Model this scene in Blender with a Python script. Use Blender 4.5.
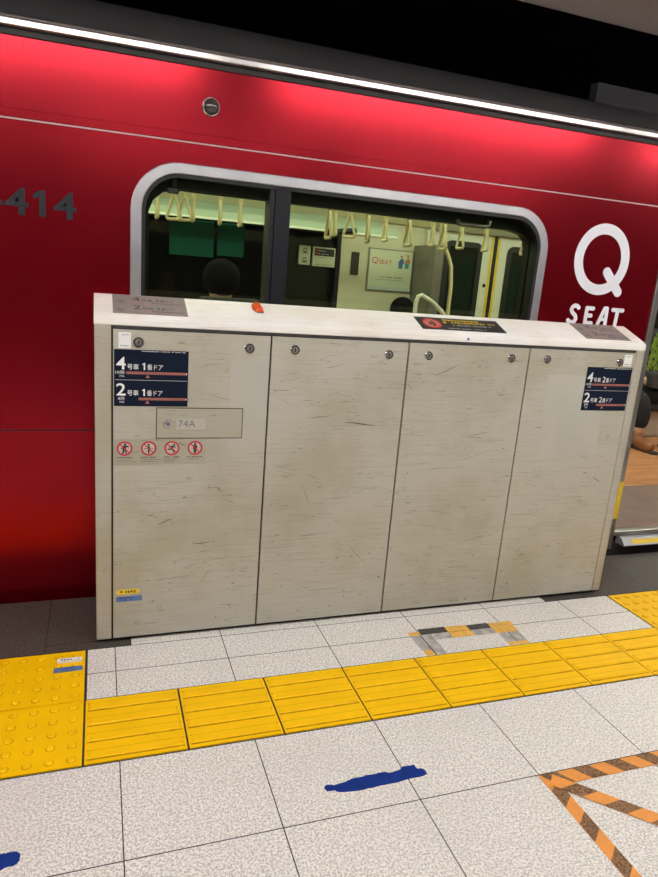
import bpy, bmesh, math, random
from mathutils import Vector, Matrix
from mathutils.noise import noise as pnoise
random.seed(7)
SC = bpy.context.scene
COL = SC.collection
for o in list(bpy.data.objects):
    bpy.data.objects.remove(o, do_unlink=True)

# ------------------------------------------------------------------ camera
cam_d = bpy.data.cameras.new('camera')
cam = bpy.data.objects.new('camera', cam_d)
COL.objects.link(cam)
cr = Vector((0.9441629, -0.3201648, 0.0777873))
cu = Vector((0.0056018, 0.2516568, 0.9678003))
cf = Vector((0.3294313, 0.9133254, -0.2393985))
cm = Matrix((cr, cu, -cf)).transposed().to_4x4()
cm.translation = Vector((0.04993, -1.70143, 1.40628))
cam.matrix_world = cm
cam_d.sensor_fit = 'VERTICAL'
cam_d.sensor_height = 36.0
cam_d.lens = 657.762 * 36.0 / 877.0
cam_d.clip_start = 0.02
SC.camera = cam

# ------------------------------------------------------------------ world, exposure
W = bpy.data.worlds.new('World')
SC.world = W
W.use_nodes = True
W.node_tree.nodes['Background'].inputs[0].default_value = (0.9, 0.92, 1.0, 1)
W.node_tree.nodes['Background'].inputs[1].default_value = 0.035
SC.view_settings.view_transform = 'Standard'
SC.view_settings.look = 'None'
SC.view_settings.gamma = 1.0
SC.view_settings.use_curve_mapping = False
SC.view_settings.exposure = 0.18
LAMP_EDGE = 34.0      # fluorescent row over the front of the platform
LAMP_MID = 14.0       # rows further back over the platform
LAMP_TRAIN = 11.5      # strips on the carriage ceiling
CEIL_Z = 2.66


# ------------------------------------------------------------------ materials
def nodes_of(name):
    m = bpy.data.materials.new(name)
    m.use_nodes = True
    nt = m.node_tree
    return m, nt, nt.nodes['Principled BSDF']


def plain(name, col, rough=0.5, metal=0.0, coat=0.0, spec=0.5, emit=None, es=0.0, bump=0.0, bscale=60.0, var=0.0, vscale=8.0):
    m, nt, b = nodes_of(name)
    b.inputs['Base Color'].default_value = (*col, 1)
    b.inputs['Roughness'].default_value = rough
    b.inputs['Metallic'].default_value = metal
    b.inputs['Coat Weight'].default_value = coat
    b.inputs['Coat Roughness'].default_value = 0.08
    b.inputs['Specular IOR Level'].default_value = spec
    if emit:
        b.inputs['Emission Color'].default_value = (*emit, 1)
        b.inputs['Emission Strength'].default_value = es
    tc = nt.nodes.new('ShaderNodeTexCoord')
    if var > 0:
        n = nt.nodes.new('ShaderNodeTexNoise')
        n.inputs['Scale'].default_value = vscale
        n.inputs['Detail'].default_value = 5
        nt.links.new(tc.outputs['Object'], n.inputs['Vector'])
        r = nt.nodes.new('ShaderNodeValToRGB')
        r.color_ramp.elements[0].position = 0.3
        r.color_ramp.elements[1].position = 0.7
        r.color_ramp.elements[0].color = (*[max(0, c * (1 - var)) for c in col], 1)
        r.color_ramp.elements[1].color = (*[min(1, c * (1 + var)) for c in col], 1)
        nt.links.new(n.outputs['Fac'], r.inputs['Fac'])
        nt.links.new(r.outputs['Color'], b.inputs['Base Color'])
    if bump > 0:
        n = nt.nodes.new('ShaderNodeTexNoise')
        n.inputs['Scale'].default_value = bscale
        nt.links.new(tc.outputs['Object'], n.inputs['Vector'])
        bp = nt.nodes.new('ShaderNodeBump')
        bp.inputs['Strength'].default_value = bump
        bp.inputs['Distance'].default_value = 0.01
        nt.links.new(n.outputs['Fac'], bp.inputs['Height'])
        nt.links.new(bp.outputs['Normal'], b.inputs['Normal'])
    return m


class NB:
    """small helper to chain shader nodes"""
    def __init__(self, nt):
        self.nt = nt
        self.tc = nt.nodes.new('ShaderNodeTexCoord')

    def map(self, scale=(1, 1, 1), rot=(0, 0, 0), loc=(0, 0, 0)):
        n = self.nt.nodes.new('ShaderNodeMapping')
        n.inputs['Scale'].default_value = scale
        n.inputs['Rotation'].default_value = rot
        n.inputs['Location'].default_value = loc
        self.nt.links.new(self.tc.outputs['Object'], n.inputs['Vector'])
        return n.outputs['Vector']

    def noise(self, vec, scale, detail=3, rough=0.5, dist=0.0):
        n = self.nt.nodes.new('ShaderNodeTexNoise')
        n.inputs['Scale'].default_value = scale
        n.inputs['Detail'].default_value = detail
        n.inputs['Roughness'].default_value = rough
        n.inputs['Distortion'].default_value = dist
        self.nt.links.new(vec, n.inputs['Vector'])
        return n.outputs['Fac']

    def voro(self, vec, scale, out='Color', rnd=1.0):
        n = self.nt.nodes.new('ShaderNodeTexVoronoi')
        n.inputs['Scale'].default_value = scale
        n.inputs['Randomness'].default_value = rnd
        self.nt.links.new(vec, n.inputs['Vector'])
        return n.outputs[out]

    def math(self, op, a, b=None, c=None):
        n = self.nt.nodes.new('ShaderNodeMath')
        n.operation = op
        for i, v in enumerate((a, b, c)):
            if v is None:
                continue
            if isinstance(v, (int, float)):
                n.inputs[i].default_value = v
            else:
                self.nt.links.new(v, n.inputs[i])
        return n.outputs[0]

    def step(self, v, lo, hi, a=0.0, b=1.0):
        n = self.nt.nodes.new('ShaderNodeMapRange')
        n.interpolation_type = 'SMOOTHSTEP'
        n.inputs[1].default_value = lo
        n.inputs[2].default_value = hi
        n.inputs[3].default_value = a
        n.inputs[4].default_value = b
        self.nt.links.new(v, n.inputs[0])
        return n.outputs[0]

    def mix(self, fac, a, b):
        n = self.nt.nodes.new('ShaderNodeMix')
        n.data_type = 'RGBA'
        for idx, v in ((0, fac), (6, a), (7, b)):
            if isinstance(v, (int, float)):
                n.inputs[idx].default_value = v
            elif isinstance(v, tuple):
                n.inputs[idx].default_value = (*v, 1)
            else:
                self.nt.links.new(v, n.inputs[idx])
        return n.outputs[2]

    def bump(self, h, strength, dist, b):
        n = self.nt.nodes.new('ShaderNodeBump')
        n.inputs['Strength'].default_value = strength
        n.inputs['Distance'].default_value = dist
        self.nt.links.new(h, n.inputs['Height'])
        self.nt.links.new(n.outputs['Normal'], b.inputs['Normal'])


def mat_panel(name, base, grime, g_amt, scratch=1.0, seed=0.0):
    m, nt, b = nodes_of(name)
    k = NB(nt)
    o = (seed, seed * 1.7, seed * 0.6)
    blot = k.noise(k.map((1, 1, 1), loc=o), 2.3, 5, 0.6)
    c = k.mix(k.step(blot, 0.42, 0.68, 0, g_amt), base, grime)
    streak = k.noise(k.map((1.3, 1, 42), (0, 0.03, 0), o), 3.0, 4, 0.65)
    c = k.mix(k.step(streak, 0.5, 0.78, 0, 0.35), c, tuple(v * 0.62 for v in grime))
    fine = k.noise(k.map((3, 1, 130), (0, -0.05, 0), o), 3.0, 2, 0.5)
    c = k.mix(k.step(fine, 0.52, 0.72, 0, 0.22), c, tuple(v * 0.6 for v in base))
    for rot, sx, sz, w, msk, amt in ((0.05, 2.0, 26, 0.0045, 0.54, 0.75), (-0.16, 1.6, 15, 0.0035, 0.57, 0.7), (0.28, 1.4, 9, 0.0025, 0.60, 0.55)):
        n = k.noise(k.map((sx, 1, sz), (0, rot, 0), (o[0] + rot * 30, 0, 1)), 2.2, 2, 0.5)
        band = k.math('ABSOLUTE', k.math('SUBTRACT', n, 0.5))
        line = k.step(band, w * 0.4, w * 1.6, 1, 0)
        mk = k.step(k.noise(k.map((3, 1, 7), loc=(rot * 9 + seed, 2, 0)), 2.6, 2), msk, msk + 0.05)
        c = k.mix(k.math('MULTIPLY', k.math('MULTIPLY', line, mk), amt * scratch), c, (0.07, 0.062, 0.052))
    v = k.voro(k.map((1, 1, 1), loc=o), 26.0, 'Distance')
    vc = k.voro(k.map((1, 1, 1), loc=o), 26.0, 'Color')
    sep = nt.nodes.new('ShaderNodeSeparateColor')
    nt.links.new(vc, sep.inputs[0])
    dot = k.math('MULTIPLY', k.step(v, 0.05, 0.09, 1, 0), k.step(sep.outputs[0], 0.90, 0.92, 0, 1))
    c = k.mix(k.math('MULTIPLY', dot, 0.7 * scratch), c, (0.05, 0.045, 0.04))
    nt.links.new(c, b.inputs['Base Color'])
    b.inputs['Roughness'].default_value = 0.42
    k.bump(streak, 0.05, 0.002, b)
    return m


def mat_tile(name, light, mid, dark, rough=0.45):
    m, nt, b = nodes_of(name)
    k = NB(nt)
    n1 = k.noise(k.map(), 150.0, 3, 0.65, 0.3)
    n2 = k.noise(k.map(loc=(3, 1, 0)), 260.0, 1, 0.5)
    big = k.noise(k.map(loc=(1, 5, 0)), 3.0, 3)
    c = k.mix(k.step(n1, 0.42, 0.55), mid, light)
    c = k.mix(k.step(n2, 0.60, 0.67, 0, 0.8), c, dark)
    c = k.mix(k.step(big, 0.45, 0.75, 0, 0.25), c, mid)
    nt.links.new(c, b.inputs['Base Color'])
    b.inputs['Roughness'].default_value = rough
    k.bump(n1, 0.08, 0.002, b)
    return m


def mat_glass(name, tint, gloss=0.05, body=None):
    m = bpy.data.materials.new(name)
    m.use_nodes = True
    nt = m.node_tree
    nt.nodes.remove(nt.nodes['Principled BSDF'])
    out = nt.nodes['Material Output']
    t = nt.nodes.new('ShaderNodeBsdfTransparent')
    t.inputs[0].default_value = (*tint, 1)
    g = nt.nodes.new('ShaderNodeBsdfGlossy')
    g.inputs['Roughness'].default_value = gloss
    fr = nt.nodes.new('ShaderNodeFresnel')
    fr.inputs[0].default_value = 1.45
    mx = nt.nodes.new('ShaderNodeMixShader')
    nt.links.new(fr.outputs[0], mx.inputs[0])
    base = t.outputs[0]
    if body:
        df = nt.nodes.new('ShaderNodeBsdfDiffuse')
        df.inputs[0].default_value = (*body, 1)
        m2 = nt.nodes.new('ShaderNodeMixShader')
        m2.inputs[0].default_value = 0.6
        nt.links.new(t.outputs[0], m2.inputs[1])
        nt.links.new(df.outputs[0], m2.inputs[2])
        base = m2.outputs[0]
    nt.links.new(base, mx.inputs[1])
    nt.links.new(g.outputs[0], mx.inputs[2])
    nt.links.new(mx.outputs[0], out.inputs[0])
    return m


def mat_wood(name):
    m, nt, b = nodes_of(name)
    k = NB(nt)
    n = k.noise(k.map((1.2, 9, 1)), 3.0, 5, 0.6, 0.4)
    c = k.mix(k.step(n, 0.3, 0.7), (0.36, 0.16, 0.065), (0.56, 0.28, 0.12))
    nt.links.new(c, b.inputs['Base Color'])
    b.inputs['Roughness'].default_value = 0.35
    return m


def mat_emit(name, col, s):
    return plain(name, (0.8, 0.8, 0.8), emit=col, es=s)


M = {}
M['panel'] = mat_panel('barrier_laminate', (0.475, 0.455, 0.385), (0.38, 0.345, 0.25), 0.8, 0.9)
M['post'] = mat_panel('barrier_post', (0.46, 0.435, 0.37), (0.385, 0.34, 0.25), 0.8, 0.6, 4.0)
M['cap'] = mat_panel('barrier_cap', (0.88, 0.86, 0.82), (0.76, 0.66, 0.55), 0.5, 0.2, 9.0)
M['hatch'] = mat_panel('hatch_laminate', (0.41, 0.395, 0.315), (0.36, 0.335, 0.25), 0.7, 0.9, 2.0)
M['scuff'] = plain('scuff_mark', (0.11, 0.10, 0.085), 0.6)
M['film'] = plain('clear_film', (0.46, 0.45, 0.39), 0.35, var=0.04)
M['tile'] = mat_tile('terrazzo_tile', (0.86, 0.83, 0.785), (0.55, 0.515, 0.475), (0.27, 0.24, 0.215))
M['darktile'] = mat_tile('dark_granite', (0.100, 0.082, 0.071), (0.034, 0.028, 0.025), (0.015, 0.012, 0.011), 0.6)
M['grout'] = plain('dark_joint', (0.03, 0.027, 0.025), 0.9)
M['concrete'] = plain('concrete', (0.16, 0.155, 0.15), 0.9, var=0.25, bump=0.2)
M['ceiling'] = plain('ceiling_panel', (0.38, 0.33, 0.325), 0.7, var=0.06, vscale=2)
M['yellow'] = plain('tactile_yellow', (0.93, 0.535, 0.001), 0.5, spec=0.2, var=0.04, vscale=9)
M['yellowshade'] = plain('tactile_shade_grime', (0.50, 0.255, 0.003), 0.8, spec=0.1, var=0.3, vscale=30)  # darker yellow for shade and dirt at the bar and dome bases
M['red'] = plain('crimson_paint', (0.32, 0.0010, 0.010), 0.23, 0.75, coat=0.09, bump=0.03, bscale=5.0, var=0.05, vscale=3)
M['red'].node_tree.nodes['Principled BSDF'].inputs['Coat Roughness'].default_value = 0.30
M['steel'] = plain('stainless', (0.62, 0.60, 0.59), 0.28, 1.0, var=0.08, vscale=6)
M['steel_d'] = plain('brushed_steel', (0.30, 0.28, 0.265), 0.42, 0.9, var=0.1)
M['frame'] = plain('window_frame_steel', (0.62, 0.61, 0.63), 0.35, 0.85, var=0.10, vscale=7)
M['chrome'] = plain('chrome', (0.75, 0.74, 0.72), 0.15, 1.0)
M['black'] = plain('black_rubber', (0.008, 0.008, 0.009), 0.5)
M['slate'] = plain('dark_slate', (0.012, 0.012, 0.017), 0.5, spec=0.3)
M['roof'] = plain('roof_grey', (0.040, 0.038, 0.041), 0.8, var=0.15, vscale=3)
M['under'] = plain('underframe', (0.04, 0.036, 0.035), 0.7, var=0.2)
M['navy'] = plain('navy_sign', (0.003, 0.008, 0.024), 0.5, spec=0.2)
M['white'] = plain('white_print', (0.82, 0.82, 0.82), 0.5)
M['offwhite'] = plain('grey_print', (0.55, 0.55, 0.56), 0.5)
M['salmon'] = plain('salmon_print', (0.48, 0.17, 0.125), 0.5)
M['redprint'] = plain('red_print', (0.58, 0.012, 0.03), 0.5)
M['inkprint'] = plain('black_print', (0.018, 0.018, 0.022), 0.5)
M['greyprint'] = plain('grey_ink', (0.16, 0.16, 0.16), 0.5)
M['yellowprint'] = plain('yellow_print', (0.80, 0.56, 0.02), 0.45)
M['blueprint'] = plain('blue_print', (0.10, 0.19, 0.45), 0.45, var=0.1)
M['placard'] = plain('grey_placard', (0.25, 0.205, 0.195), 0.55, 0.0, spec=0.3, var=0.08)
M['orange'] = plain('orange_lens', (0.75, 0.09, 0.015), 0.15, coat=0.6)
M['numgrey'] = plain('number_slate', (0.012, 0.014, 0.022), 0.4)
M['logo'] = plain('logo_white', (0.86, 0.87, 0.93), 0.45)
M['bluetape'] = plain('blue_tape', (0.006, 0.030, 0.20), 0.7, spec=0.15, var=0.12, vscale=25)
M['tapeorange'] = plain('worn_orange_tape', (0.78, 0.30, 0.055), 0.5, var=0.08, vscale=40)
M['tapebrown'] = plain('worn_dark_tape', (0.21, 0.105, 0.045), 0.7, var=0.75, vscale=150)
M['tapegrey'] = plain('worn_grey_tape', (0.40, 0.385, 0.36), 0.6, var=0.35, vscale=30)
M['tapeblack'] = plain('worn_black_tape', (0.06, 0.056, 0.052), 0.6, var=0.5, vscale=40)
M['tapeamber'] = plain('amber_tape', (0.76, 0.42, 0.08), 0.5, var=0.15, vscale=40)
M['glass'] = mat_glass('tinted_glass', (0.76, 0.82, 0.68))
M['glass_far'] = mat_glass('far_glass', (0.16, 0.20, 0.16))
M['glass_dark'] = mat_glass('dark_glass', (0.20, 0.26, 0.21), 0.05, (0.022, 0.040, 0.028))
M['inwall'] = plain('carriage_lining', (0.62, 0.60, 0.47), 0.45, var=0.04)
M['inwhite'] = plain('carriage_white', (0.70, 0.72, 0.66), 0.4)
M['header'] = plain('door_header', (0.30, 0.29, 0.20), 0.5)
M['rackgreen'] = plain('rack_glass_green', (0.40, 0.50, 0.40), 0.3)
M['cove'] = plain('cove_cream', (0.78, 0.75, 0.50), 0.5)
M['cream'] = plain('strap_cream', (0.66, 0.58, 0.34), 0.45)
M['teal'] = plain('teal_blind', (0.010, 0.135, 0.105), 0.7, spec=0.2)
M['wood'] = mat_wood('wood_floor')
M['mat'] = plain('brown_mat', (0.155, 0.098, 0.075), 0.7, var=0.15, vscale=5)
M['seat'] = plain('seat_fabric', (0.016, 0.017, 0.022), 0.85)
M['seatbase'] = plain('seat_shell', (0.42, 0.37, 0.28), 0.5)
M['trousers'] = plain('black_trousers', (0.006, 0.006, 0.007), 0.85)
M['jacket'] = plain('dark_jacket', (0.012, 0.012, 0.015), 0.85)
M['skin'] = plain('skin', (0.52, 0.31, 0.21), 0.5)
M['hair'] = plain('black_hair', (0.003, 0.003, 0.0035), 0.9, spec=0.1)
M['boot'] = plain('brown_leather', (0.22, 0.082, 0.026), 0.4, var=0.2)
M['sole'] = plain('dark_sole', (0.03, 0.02, 0.015), 0.7)
M['pot'] = plain('dark_pot', (0.055, 0.058, 0.06), 0.5)
M['leaf'] = plain('lime_leaf', (0.22, 0.36, 0.03), 0.5, var=0.3, vscale=30)
M['poster'] = plain('poster_paper', (0.66, 0.70, 0.58), 0.3)
M['posterband'] = plain('poster_band', (0.52, 0.60, 0.62), 0.3)
M['posterdark'] = plain('poster_dark_band', (0.42, 0.48, 0.36), 0.3)
M['figblue'] = plain('print_blue', (0.06, 0.16, 0.42), 0.4)
M['figteal'] = plain('print_teal', (0.05, 0.33, 0.30), 0.4)
M['figpink'] = plain('print_pink', (0.55, 0.22, 0.16), 0.4)
M['farwall'] = plain('unseen_rear_wall', (0.13, 0.125, 0.12), 0.6, var=0.15, vscale=1.5)
M['tunnel'] = plain('tunnel_wall', (0.055, 0.055, 0.055), 0.8, var=0.2)
M['redreflect'] = plain('red_reflection_band', (0.10, 0.02, 0.02), 0.7)
M['em_edge'] = mat_emit('tube_edge', (1.0, 0.98, 0.95), LAMP_EDGE)
M['em_mid'] = mat_emit('tube_mid', (1.0, 0.98, 0.95), LAMP_MID)
M['em_train'] = mat_emit('tube_train', (1.0, 1.0, 0.86), LAMP_TRAIN)
M['lampbody'] = plain('lamp_body', (0.6, 0.6, 0.6), 0.5)
M['bead'] = plain('bead_metal', (0.85, 0.72, 0.74), 0.35, 0.5)
M['lens_d'] = plain('smoked_lens', (0.05, 0.045, 0.04), 0.08, coat=1.0)


# ------------------------------------------------------------------ mesh builder
def world_loc(o):
    v = Vector((0, 0, 0))
    while o is not None:
        v += o.location
        o = o.parent
    return v


TXT_C = bpy.data.curves.new('glyphs', 'FONT')
TXT_O = bpy.data.objects.new('glyphs', TXT_C)
COL.objects.link(TXT_O)


class MB:
    def __init__(self):
        self.v, self.f, self.mi = [], [], []

    def add(self, vs, fs, mi=0):
        b = len(self.v)
        self.v += [tuple(p) for p in vs]
        self.f += [tuple(b + i for i in q) for q in fs]
        self.mi += [mi] * len(fs)
        return self

    def box(self, x0, x1, y0, y1, z0, z1, mi=0):
        vs = [(x0, y0, z0), (x1, y0, z0), (x1, y1, z0), (x0, y1, z0), (x0, y0, z1), (x1, y0, z1), (x1, y1, z1), (x0, y1, z1)]
        return self.add(vs, [(0, 3, 2, 1), (4, 5, 6, 7), (0, 1, 5, 4), (1, 2, 6, 5), (2, 3, 7, 6), (3, 0, 4, 7)], mi)

    def prism(self, pts, a, b, axis='y', mi=0):
        """polygon pts (2-D) swept from a to b along axis. axis y: pts=(x,z); x: pts=(y,z); z: pts=(x,y)"""
        def P(p, t):
            return {'y': (p[0], t, p[1]), 'x': (t, p[0], p[1]), 'z': (p[0], p[1], t)}[axis]
        n = len(pts)
        vs = [P(p, a) for p in pts] + [P(p, b) for p in pts]
        fs = [tuple(range(n)), tuple(range(2 * n - 1, n - 1, -1))]
        fs += [(i, (i + 1) % n, n + (i + 1) % n, n + i) for i in range(n)]
        return self.add(vs, fs, mi)

    def ring(self, outer, inner, a, b, axis='y', mi=0):
        def P(p, t):
            return {'y': (p[0], t, p[1]), 'x': (t, p[0], p[1]), 'z': (p[0], p[1], t)}[axis]
        n = len(outer)
        vs = [P(p, a) for p in outer] + [P(p, a) for p in inner] + [P(p, b) for p in outer] + [P(p, b) for p in inner]
        fs = []
        for i in range(n):
            j = (i + 1) % n
            fs += [(i, j, n + j, n + i), (2 * n + i, 3 * n + i, 3 * n + j, 2 * n + j), (i, 2 * n + i, 2 * n + j, j), (n + i, n + j, 3 * n + j, 3 * n + i)]
        return self.add(vs, fs, mi)

    def plate(self, outer, holes, a, b, axis='y', mi=0):
        bm = bmesh.new()
        def P(p, t):
            return {'y': (p[0], t, p[1]), 'x': (t, p[0], p[1]), 'z': (p[0], p[1], t)}[axis]
        es = []
        for lp in [outer] + holes:
            vv = [bm.verts.new(P(p, a)) for p in lp]
            es += [bm.edges.new((vv[i], vv[(i + 1) % len(vv)])) for i in range(len(vv))]
        bmesh.ops.triangle_fill(bm, use_beauty=True, edges=es)
        r = bmesh.ops.extrude_face_region(bm, geom=list(bm.faces))
        d = Vector(P((0, 0), b)) - Vector(P((0, 0), a))
        bmesh.ops.translate(bm, vec=d, verts=[g for g in r['geom'] if isinstance(g, bmesh.types.BMVert)])
        bm.verts.ensure_lookup_table()
        bm.verts.index_update()
        self.add([v.co[:] for v in bm.verts], [[v.index for v in f.verts] for f in bm.faces], mi)
        bm.free()
        return self

    def lathe(self, prof, origin=(0, 0, 0), axis=(0, 0, 1), seg=24, mi=0):
        """prof: list of (radius, height along axis)"""
        ax = Vector(axis).normalized()
        t = Vector((1, 0, 0)) if abs(ax.x) < 0.9 else Vector((0, 1, 0))
        e1 = ax.cross(t).normalized()
        e2 = ax.cross(e1)
        o = Vector(origin)
        vs, fs = [], []
        for r, h in prof:
            for i in range(seg):
                a = 2 * math.pi * i / seg
                vs.append(o + ax * h + (e1 * math.cos(a) + e2 * math.sin(a)) * r)
        for k in range(len(prof) - 1):
            for i in range(seg):
                j = (i + 1) % seg
                fs.append((k * seg + i, k * seg + j, (k + 1) * seg + j, (k + 1) * seg + i))
        fs.append(tuple(range(seg - 1, -1, -1)))
        fs.append(tuple((len(prof) - 1) * seg + i for i in range(seg)))
        return self.add(vs, fs, mi)

    def tube(self, pts, r, seg=10, mi=0, closed=False):
        pts = [Vector(p) for p in pts]
        n = len(pts)
        rs = r if isinstance(r, (list, tuple)) else [r] * n
        vs, fs = [], []
        prev = None
        for k in range(n):
            if closed:
                d = (pts[(k + 1) % n] - pts[k - 1]).normalized()
            else:
                d = (pts[min(k + 1, n - 1)] - pts[max(k - 1, 0)]).normalized()
            if prev is None:
                t = Vector((0, 0, 1)) if abs(d.z) < 0.9 else Vector((1, 0, 0))
                e1 = d.cross(t).normalized()
            else:
                e1 = (prev - d * prev.dot(d)).normalized()
            prev = e1
            e2 = d.cross(e1)
            for i in range(seg):
                a = 2 * math.pi * i / seg
                vs.append(pts[k] + (e1 * math.cos(a) + e2 * math.sin(a)) * rs[k])
        for k in range(n if closed else n - 1):
            q = (k + 1) % n
            for i in range(seg):
                j = (i + 1) % seg
                fs.append((k * seg + i, k * seg + j, q * seg + j, q * seg + i))
        if not closed:
            fs.append(tuple(range(seg - 1, -1, -1)))
            fs.append(tuple((n - 1) * seg + i for i in range(seg)))
        return self.add(vs, fs, mi)

    def sheet(self, pts2, F, th=0.0006, mi=0):
        """flat polygon given in a surface frame F(u, v, w) with a real thickness"""
        n = len(pts2)
        vs = [F(u, v, 0) for u, v in pts2] + [F(u, v, th) for u, v in pts2]
        fs = [tuple(range(n - 1, -1, -1)), tuple(range(n, 2 * n))] + [(i, (i + 1) % n, n + (i + 1) % n, n + i) for i in range(n)]
        return self.add(vs, fs, mi)

    def rect(self, u0, u1, v0, v1, F, th=0.0006, mi=0):
        return self.sheet([(u0, v0), (u1, v0), (u1, v1), (u0, v1)], F, th, mi)

    def disc(self, cu_, cv, r, F, th=0.0006, mi=0, seg=28, r_in=None):
        c = [(cu_ + math.cos(2 * math.pi * i / seg) * r, cv + math.sin(2 * math.pi * i / seg) * r) for i in range(seg)]
        if r_in is None:
            return self.sheet(c, F, th, mi)
        d = [(cu_ + math.cos(2 * math.pi * i / seg) * r_in, cv + math.sin(2 * math.pi * i / seg) * r_in) for i in range(seg)]
        n = seg
        vs = [F(u, v, t) for t in (0, th) for lp in (c, d) for u, v in lp]
        fs = []
        for i in range(n):
            j = (i + 1) % n
            fs += [(2 * n + i, 2 * n + j, 3 * n + j, 3 * n + i), (i, j, 2 * n + j, 2 * n + i), (n + i, 3 * n + i, 3 * n + j, n + j)]
        return self.add(vs, fs, mi)

    def text(self, s, u0, u1, v0, v1, F, th=0.0006, mi=0, bold=0.0, keep=False):
        """lettering stretched to fill u0..u1, v0..v1 (keep: keep the glyph aspect, fit the height)"""
        TXT_C.body = s
        TXT_C.size = 1.0
        TXT_C.offset = bold
        TXT_C.resolution_u = 4
        dg = bpy.context.evaluated_depsgraph_get()
        dg.update()
        me = bpy.data.meshes.new_from_object(TXT_O.evaluated_get(dg))
        xs = [v.co.x for v in me.vertices]
        ys = [v.co.y for v in me.vertices]
        if not xs:
            return self
        ax, bx, ay, by = min(xs), max(xs), min(ys), max(ys)
        sy = (v1 - v0) / (by - ay)
        sx = sy if keep else (u1 - u0) / (bx - ax)
        o0 = u0 + ((u1 - u0) - (bx - ax) * sx) / 2 if keep else u0
        vs = [F(o0 + (v.co.x - ax) * sx, v0 + (v.co.y - ay) * sy, th) for v in me.vertices]
        fs = [tuple(p.vertices) for p in me.polygons]
        bpy.data.meshes.remove(me)
        return self.add(vs, fs, mi)

    def micro(self, u0, u1, v0, v1, F, mi=0, th=0.0006, seed=0, gap=0.3):
        """a line of print too small to read, as a row of short marks"""
        rn = random.Random(seed + int(u0 * 9999) + int(v0 * 7777))
        h = v1 - v0
        u = u0
        while u < u1 - 0.3 * h:
            w = h * rn.uniform(0.5, 0.95)
            if rn.random() > 0.12:
                a = v0 + h * rn.uniform(0, 0.25)
                b = v1 - h * rn.uniform(0, 0.25)
                self.rect(u, min(u + w, u1), a, a + h * 0.30, F, th, mi)
                self.rect(u, min(u + w, u1), b - h * 0.30, b, F, th, mi)
                q = u + w * rn.uniform(0.1, 0.7)
                self.rect(q, q + h * 0.26, a, b, F, th, mi)
            u += w + h * gap
        return self

    def build(self, name, mats, parent=None, bevel=0.0, segs=2, smooth=True, angle=35, origin=None, flip=True):
        me = bpy.data.meshes.new(name)
        org = world_loc(parent) if parent is not None else Vector(origin or (0, 0, 0))
        me.from_pydata([tuple(Vector(p) - org) for p in self.v], [], self.f)
        if not isinstance(mats, (list, tuple)):
            mats = [mats]
        for m in mats:
            me.materials.append(m)
        for p, i in zip(me.polygons, self.mi):
            p.material_index = i
        if flip:
            bm = bmesh.new()
            bm.from_mesh(me)
            bmesh.ops.recalc_face_normals(bm, faces=list(bm.faces))
            bm.to_mesh(me)
            bm.free()
        me.update()
        if smooth:
            me.shade_smooth()
            me.set_sharp_from_angle(angle=math.radians(angle))
        o = bpy.data.objects.new(name, me)
        COL.objects.link(o)
        if parent is not None:
            o.parent = parent
        else:
            o.location = org
        if bevel > 0:
            b = o.modifiers.new('bevel', 'BEVEL')
            b.width = bevel
            b.segments = segs
            b.limit_method = 'ANGLE'
            b.angle_limit = math.radians(40)
        return o


def tag(o, label=None, cat=None, group=None, kind=None):
    if label:
        o['label'] = label
    if cat:
        o['category'] = cat
    if group:
        o['group'] = group
    if kind:
        o['kind'] = kind
    return o


def thing(name, loc, label, cat, group=None, rz=0.0):
    o = bpy.data.objects.new(name, None)
    o.empty_display_size = 0.1
    COL.objects.link(o)
    o.location = loc
    o.rotation_euler = (0, 0, rz)
    return tag(o, label, cat, group)


def copy_tree(o, parent=None):
    c = o.copy()
    COL.objects.link(c)
    if parent is not None:
        c.parent = parent
    for ch in list(o.children):
        copy_tree(ch, c)
    return c


def rrect(x0, x1, z0, z1, r, seg=10):
    pts = []
    for cx, cz, a0 in ((x1 - r, z1 - r, 0), (x0 + r, z1 - r, 90), (x0 + r, z0 + r, 180), (x1 - r, z0 + r, 270)):
        for i in range(seg + 1):
            a = math.radians(a0 + 90 * i / seg)
            pts.append((cx + r * math.cos(a), cz + r * math.sin(a)))
    return pts


def inset_rr(x0, x1, z0, z1, r, d, seg=10):
    return rrect(x0 + d, x1 - d, z0 + d, z1 - d, max(r - d, 0.004), seg)


def front(y):                       # surface frame of a plane facing the platform
    return lambda u, v, w: (u, y - w, v)


def ground(z=0.0):                  # surface frame of the floor
    return lambda u, v, w: (u, v, z + w)


# ------------------------------------------------------------------ setting: floor
EDGE = 1.02
PX0, PX1, PY0 = -4.0, 8.0, -5.0
GS, GX = 0.3985, 0.1000
fl = MB()


def tile(x0, x1, y0, y1, mi, g=0.0016):
    if x1 - x0 < 0.01 or y1 - y0 < 0.01:
        return
    fl.add([(x0 + g, y0 + g, 0), (x1 - g, y0 + g, 0), (x1 - g, y1 - g, 0), (x0 + g, y1 - g, 0)], [(0, 1, 2, 3)], mi)


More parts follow.
